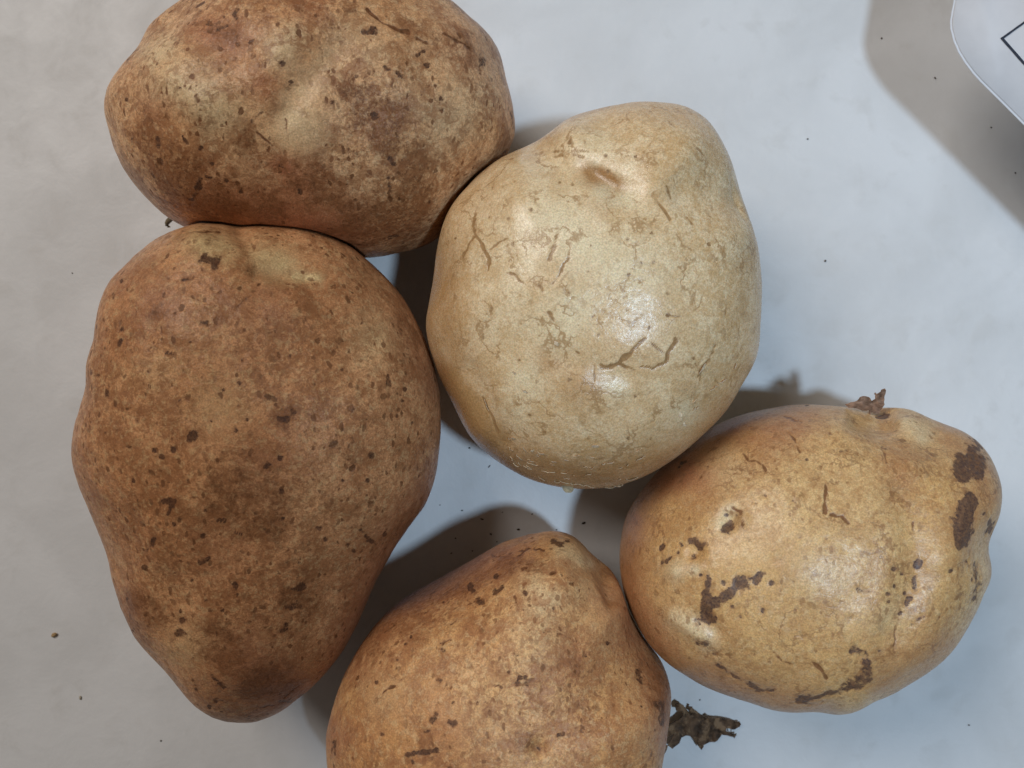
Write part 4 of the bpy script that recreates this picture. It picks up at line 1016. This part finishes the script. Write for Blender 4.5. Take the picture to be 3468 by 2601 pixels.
GAP = 'tiny dark soil crumb on the white table in the gap between the potatoes'
for x, y, rx, ry, rot in [(775, 685, 11, 6, .2), (940, 757, 19, 6, -.3), (1015, 882, 12, 8, -.5), (1243, 842, 16, 8, 0), (1785, 788, 17, 10, .3), (1357, 715, 10, 5, .6), (835, 165, 10, 8, 0),
                          (1000, 318, 16, 5, .8), (720, 915, 9, 6, 0), (1110, 700, 8, 4, .4), (1065, 945, 9, 5, 0), (685, 1040, 9, 5, .3), (590, 640, 6, 5, 0), (1560, 845, 8, 5, 0), (860, 1020, 7, 5, 0)]:
    (px, py), = cp(8, [(x, y)])
    crumb(px, py, rx * .36, ry * .36, rot, M_SOIL, 'soil_crumb', GAP, 'crumb', 'soil crumbs in the gap between the potatoes')
M_SPECK = plain('grey brown speck', (.12, .10, .08), .9, .4, 2500, .6)
for x, y, r, where in [
        (2794, 884, 5, 'tiny dark speck on the table midway between the cream potato and the right edge'), (2735, 471, 4, 'tiny grey speck on the table below the carton shadow, right of the cream potato'),
        (545, 2508, 4, 'tiny dark speck on the table below the narrow end of the pear-shaped potato'), (3281, 2455, 4, 'tiny dark speck on the table below the golden potato, near the corner'),
        (2370, 2370, 3.5, 'tiny dark speck on the table between the withered stem and the golden potato'), (245, 925, 3, 'faint speck on the table left of the pear-shaped potato'),
        (3166, 264, 5, 'grey speck in the shadow beside the rounded corner of the carton'), (3356, 432, 4, 'faint speck in the shadow right under the slanting edge of the carton'),
        (3438, 586, 4, 'faint speck in the carton shadow close to the right edge'), (2985, 130, 4, 'faint speck in the tip of the carton shadow')]:
    crumb(x, y, r * .85, r * .6, random.uniform(0, 3), M_SPECK, 'dirt_speck', where, 'speck', 'dark specks on the bare table')
crumb(186, 2149, 11, 7, .5, M_CRUMB, 'skin_crumb', 'small tan crumb lying alone on the table at the lower left', 'crumb')
crumb(273, 2362, 4, 7, .1, plain('pale crumb', (.46, .40, .30), .8), 'skin_crumb', 'faint greyish crumb on the table below the tan crumb', 'crumb')


# ------------------------------------------------------------------ white carton at the upper right
def carton():
    z = .033
    outline = [(3900, 857), (3700, 657), (3468, 425), (3380, 337), (3318, 276), (3293, 248), (3268, 215), (3245, 178), (3228, 138), (3218, 98), (3217, 72), (3222, 42), (3230, 0), (3240, -60), (3246, -105), (3256, -125), (3275, -134),
               (3330, -142), (3480, -165), (3492, -190), (3500, -420), (4000, -620), (4900, -400), (4900, 857)]
    pts = [P(x, y, z) for x, y in outline]
    bm = bmesh.new()
    vs = [bm.verts.new(Vector(p)) for p in pts]
    f = bm.faces.new(vs)
    bmesh.ops.recalc_face_normals(bm, faces=[f])
    if f.normal.z < 0:
        f.normal_flip()
    # a turned-up rim inside the edge, then the panel
    bmesh.ops.inset_region(bm, faces=[f], thickness=.0045, depth=.0005)
    geom = bmesh.ops.solidify(bm, geom=list(bm.faces), thickness=.0009)
    bmesh.ops.bevel(bm, geom=[e for e in bm.edges if e.is_manifold and e.calc_face_angle(0) > 1.0], offset=.00042, segments=4, affect='EDGES')
    me = flap_me = bpy.data.meshes.new('flap')
    bm.to_mesh(me)
    bm.free()
    for p in me.polygons:
        p.use_smooth = True
    root = bpy.data.objects.new('carton', None)
    root.location = (.19, .11, 0)
    root.empty_display_size = .02
    C.objects.link(root)
    tag(root, 'white card carton at the upper right, its rounded flap printed with thin black lines', 'carton')
    white = plain('white card', (.78, .79, .82), .55, .02, 160, .15)
    off = Vector(root.location)
    thin = plain('thin white card', (.80, .81, .84), .55, .02, 160, .15)
    nt = thin.node_tree
    tr = nt.nodes.new('ShaderNodeBsdfTranslucent')
    tr.inputs['Color'].default_value = (.74, .72, .70, 1)
    mx = nt.nodes.new('ShaderNodeMixShader')
    mx.inputs[0].default_value = .28
    nt.links.new(nt.nodes['Principled BSDF'].outputs[0], mx.inputs[1])
    nt.links.new(tr.outputs[0], mx.inputs[2])
    nt.links.new(mx.outputs[0], nt.nodes['Material Output'].inputs['Surface'])
    fl = link('flap', me, thin, root)
    fl.location = -off
    bm = bmesh.new()
    bmesh.ops.create_cube(bm, size=1)
    bmesh.ops.scale(bm, vec=(.09, .13, z - .0015), verts=bm.verts)
    bmesh.ops.translate(bm, vec=(.215, .13, (z - .0015) / 2 + .0001), verts=bm.verts)
    bmesh.ops.bevel(bm, geom=list(bm.edges), offset=.0012, segments=2, affect='EDGES')
    me = bpy.data.meshes.new('box_body')
    bm.to_mesh(me)
    bm.free()
    b = link('box_body', me, white, root)
    b.location = -off
    ink = plain('black print', (.035, .04, .055), .5, .3, 3000, .05)
    from mathutils.bvhtree import BVHTree
    tree = BVHTree.FromPolygons([v.co for v in flap_me.vertices], [list(p.vertices) for p in flap_me.polygons])
    q0 = P(3420, 140, z)
    zz = tree.ray_cast(Vector((q0[0], q0[1], .1)), Vector((0, 0, -1)))[0].z + .00012
    line = [(3700, -92), (3394, 130), (3860, 660)]
    for (a, c, wd) in ((line[0], line[1], 7), (line[1], line[2], 9)):
        A_, B_ = np.array(a, float), np.array(c, float)
        d = (B_ - A_) / np.linalg.norm(B_ - A_)
        nrm = np.array([-d[1], d[0]]) * wd / 2
        A_ = A_ - d * (0 if a is line[0] else 4)
        B_ = B_ + d * (4 if c is line[1] else 0)
        bm = bmesh.new()
        k = 24
        L, R_, L2, R2 = [], [], [], []
        dz = 0 if a is line[0] else .00004
        for i in range(k + 1):
            p = A_ + (B_ - A_) * i / k
            j1, j2 = random.uniform(-.8, .8), random.uniform(-.8, .8)
            for arr, sgn, jj, z_ in ((L, 1, j1, zz + dz), (R_, -1, j2, zz + dz), (L2, 1, j1, zz - .0004), (R2, -1, j2, zz - .0004)):
                qx = p + nrm * sgn * (1 + jj * .12)
                arr.append(bm.verts.new(Vector(P(qx[0], qx[1], z_)) - off))
        for i in range(k):
            bm.faces.new((L[i], L[i + 1], R_[i + 1], R_[i]))
            bm.faces.new((L2[i], L2[i + 1], L[i + 1], L[i]))
            bm.faces.new((R_[i], R_[i + 1], R2[i + 1], R2[i]))
        bmesh.ops.recalc_face_normals(bm, faces=bm.faces)
        me = bpy.data.meshes.new('printed_line')
        bm.to_mesh(me)
        bm.free()
        link('printed_line', me, ink, root)


carton()
bpy.context.view_layer.update()
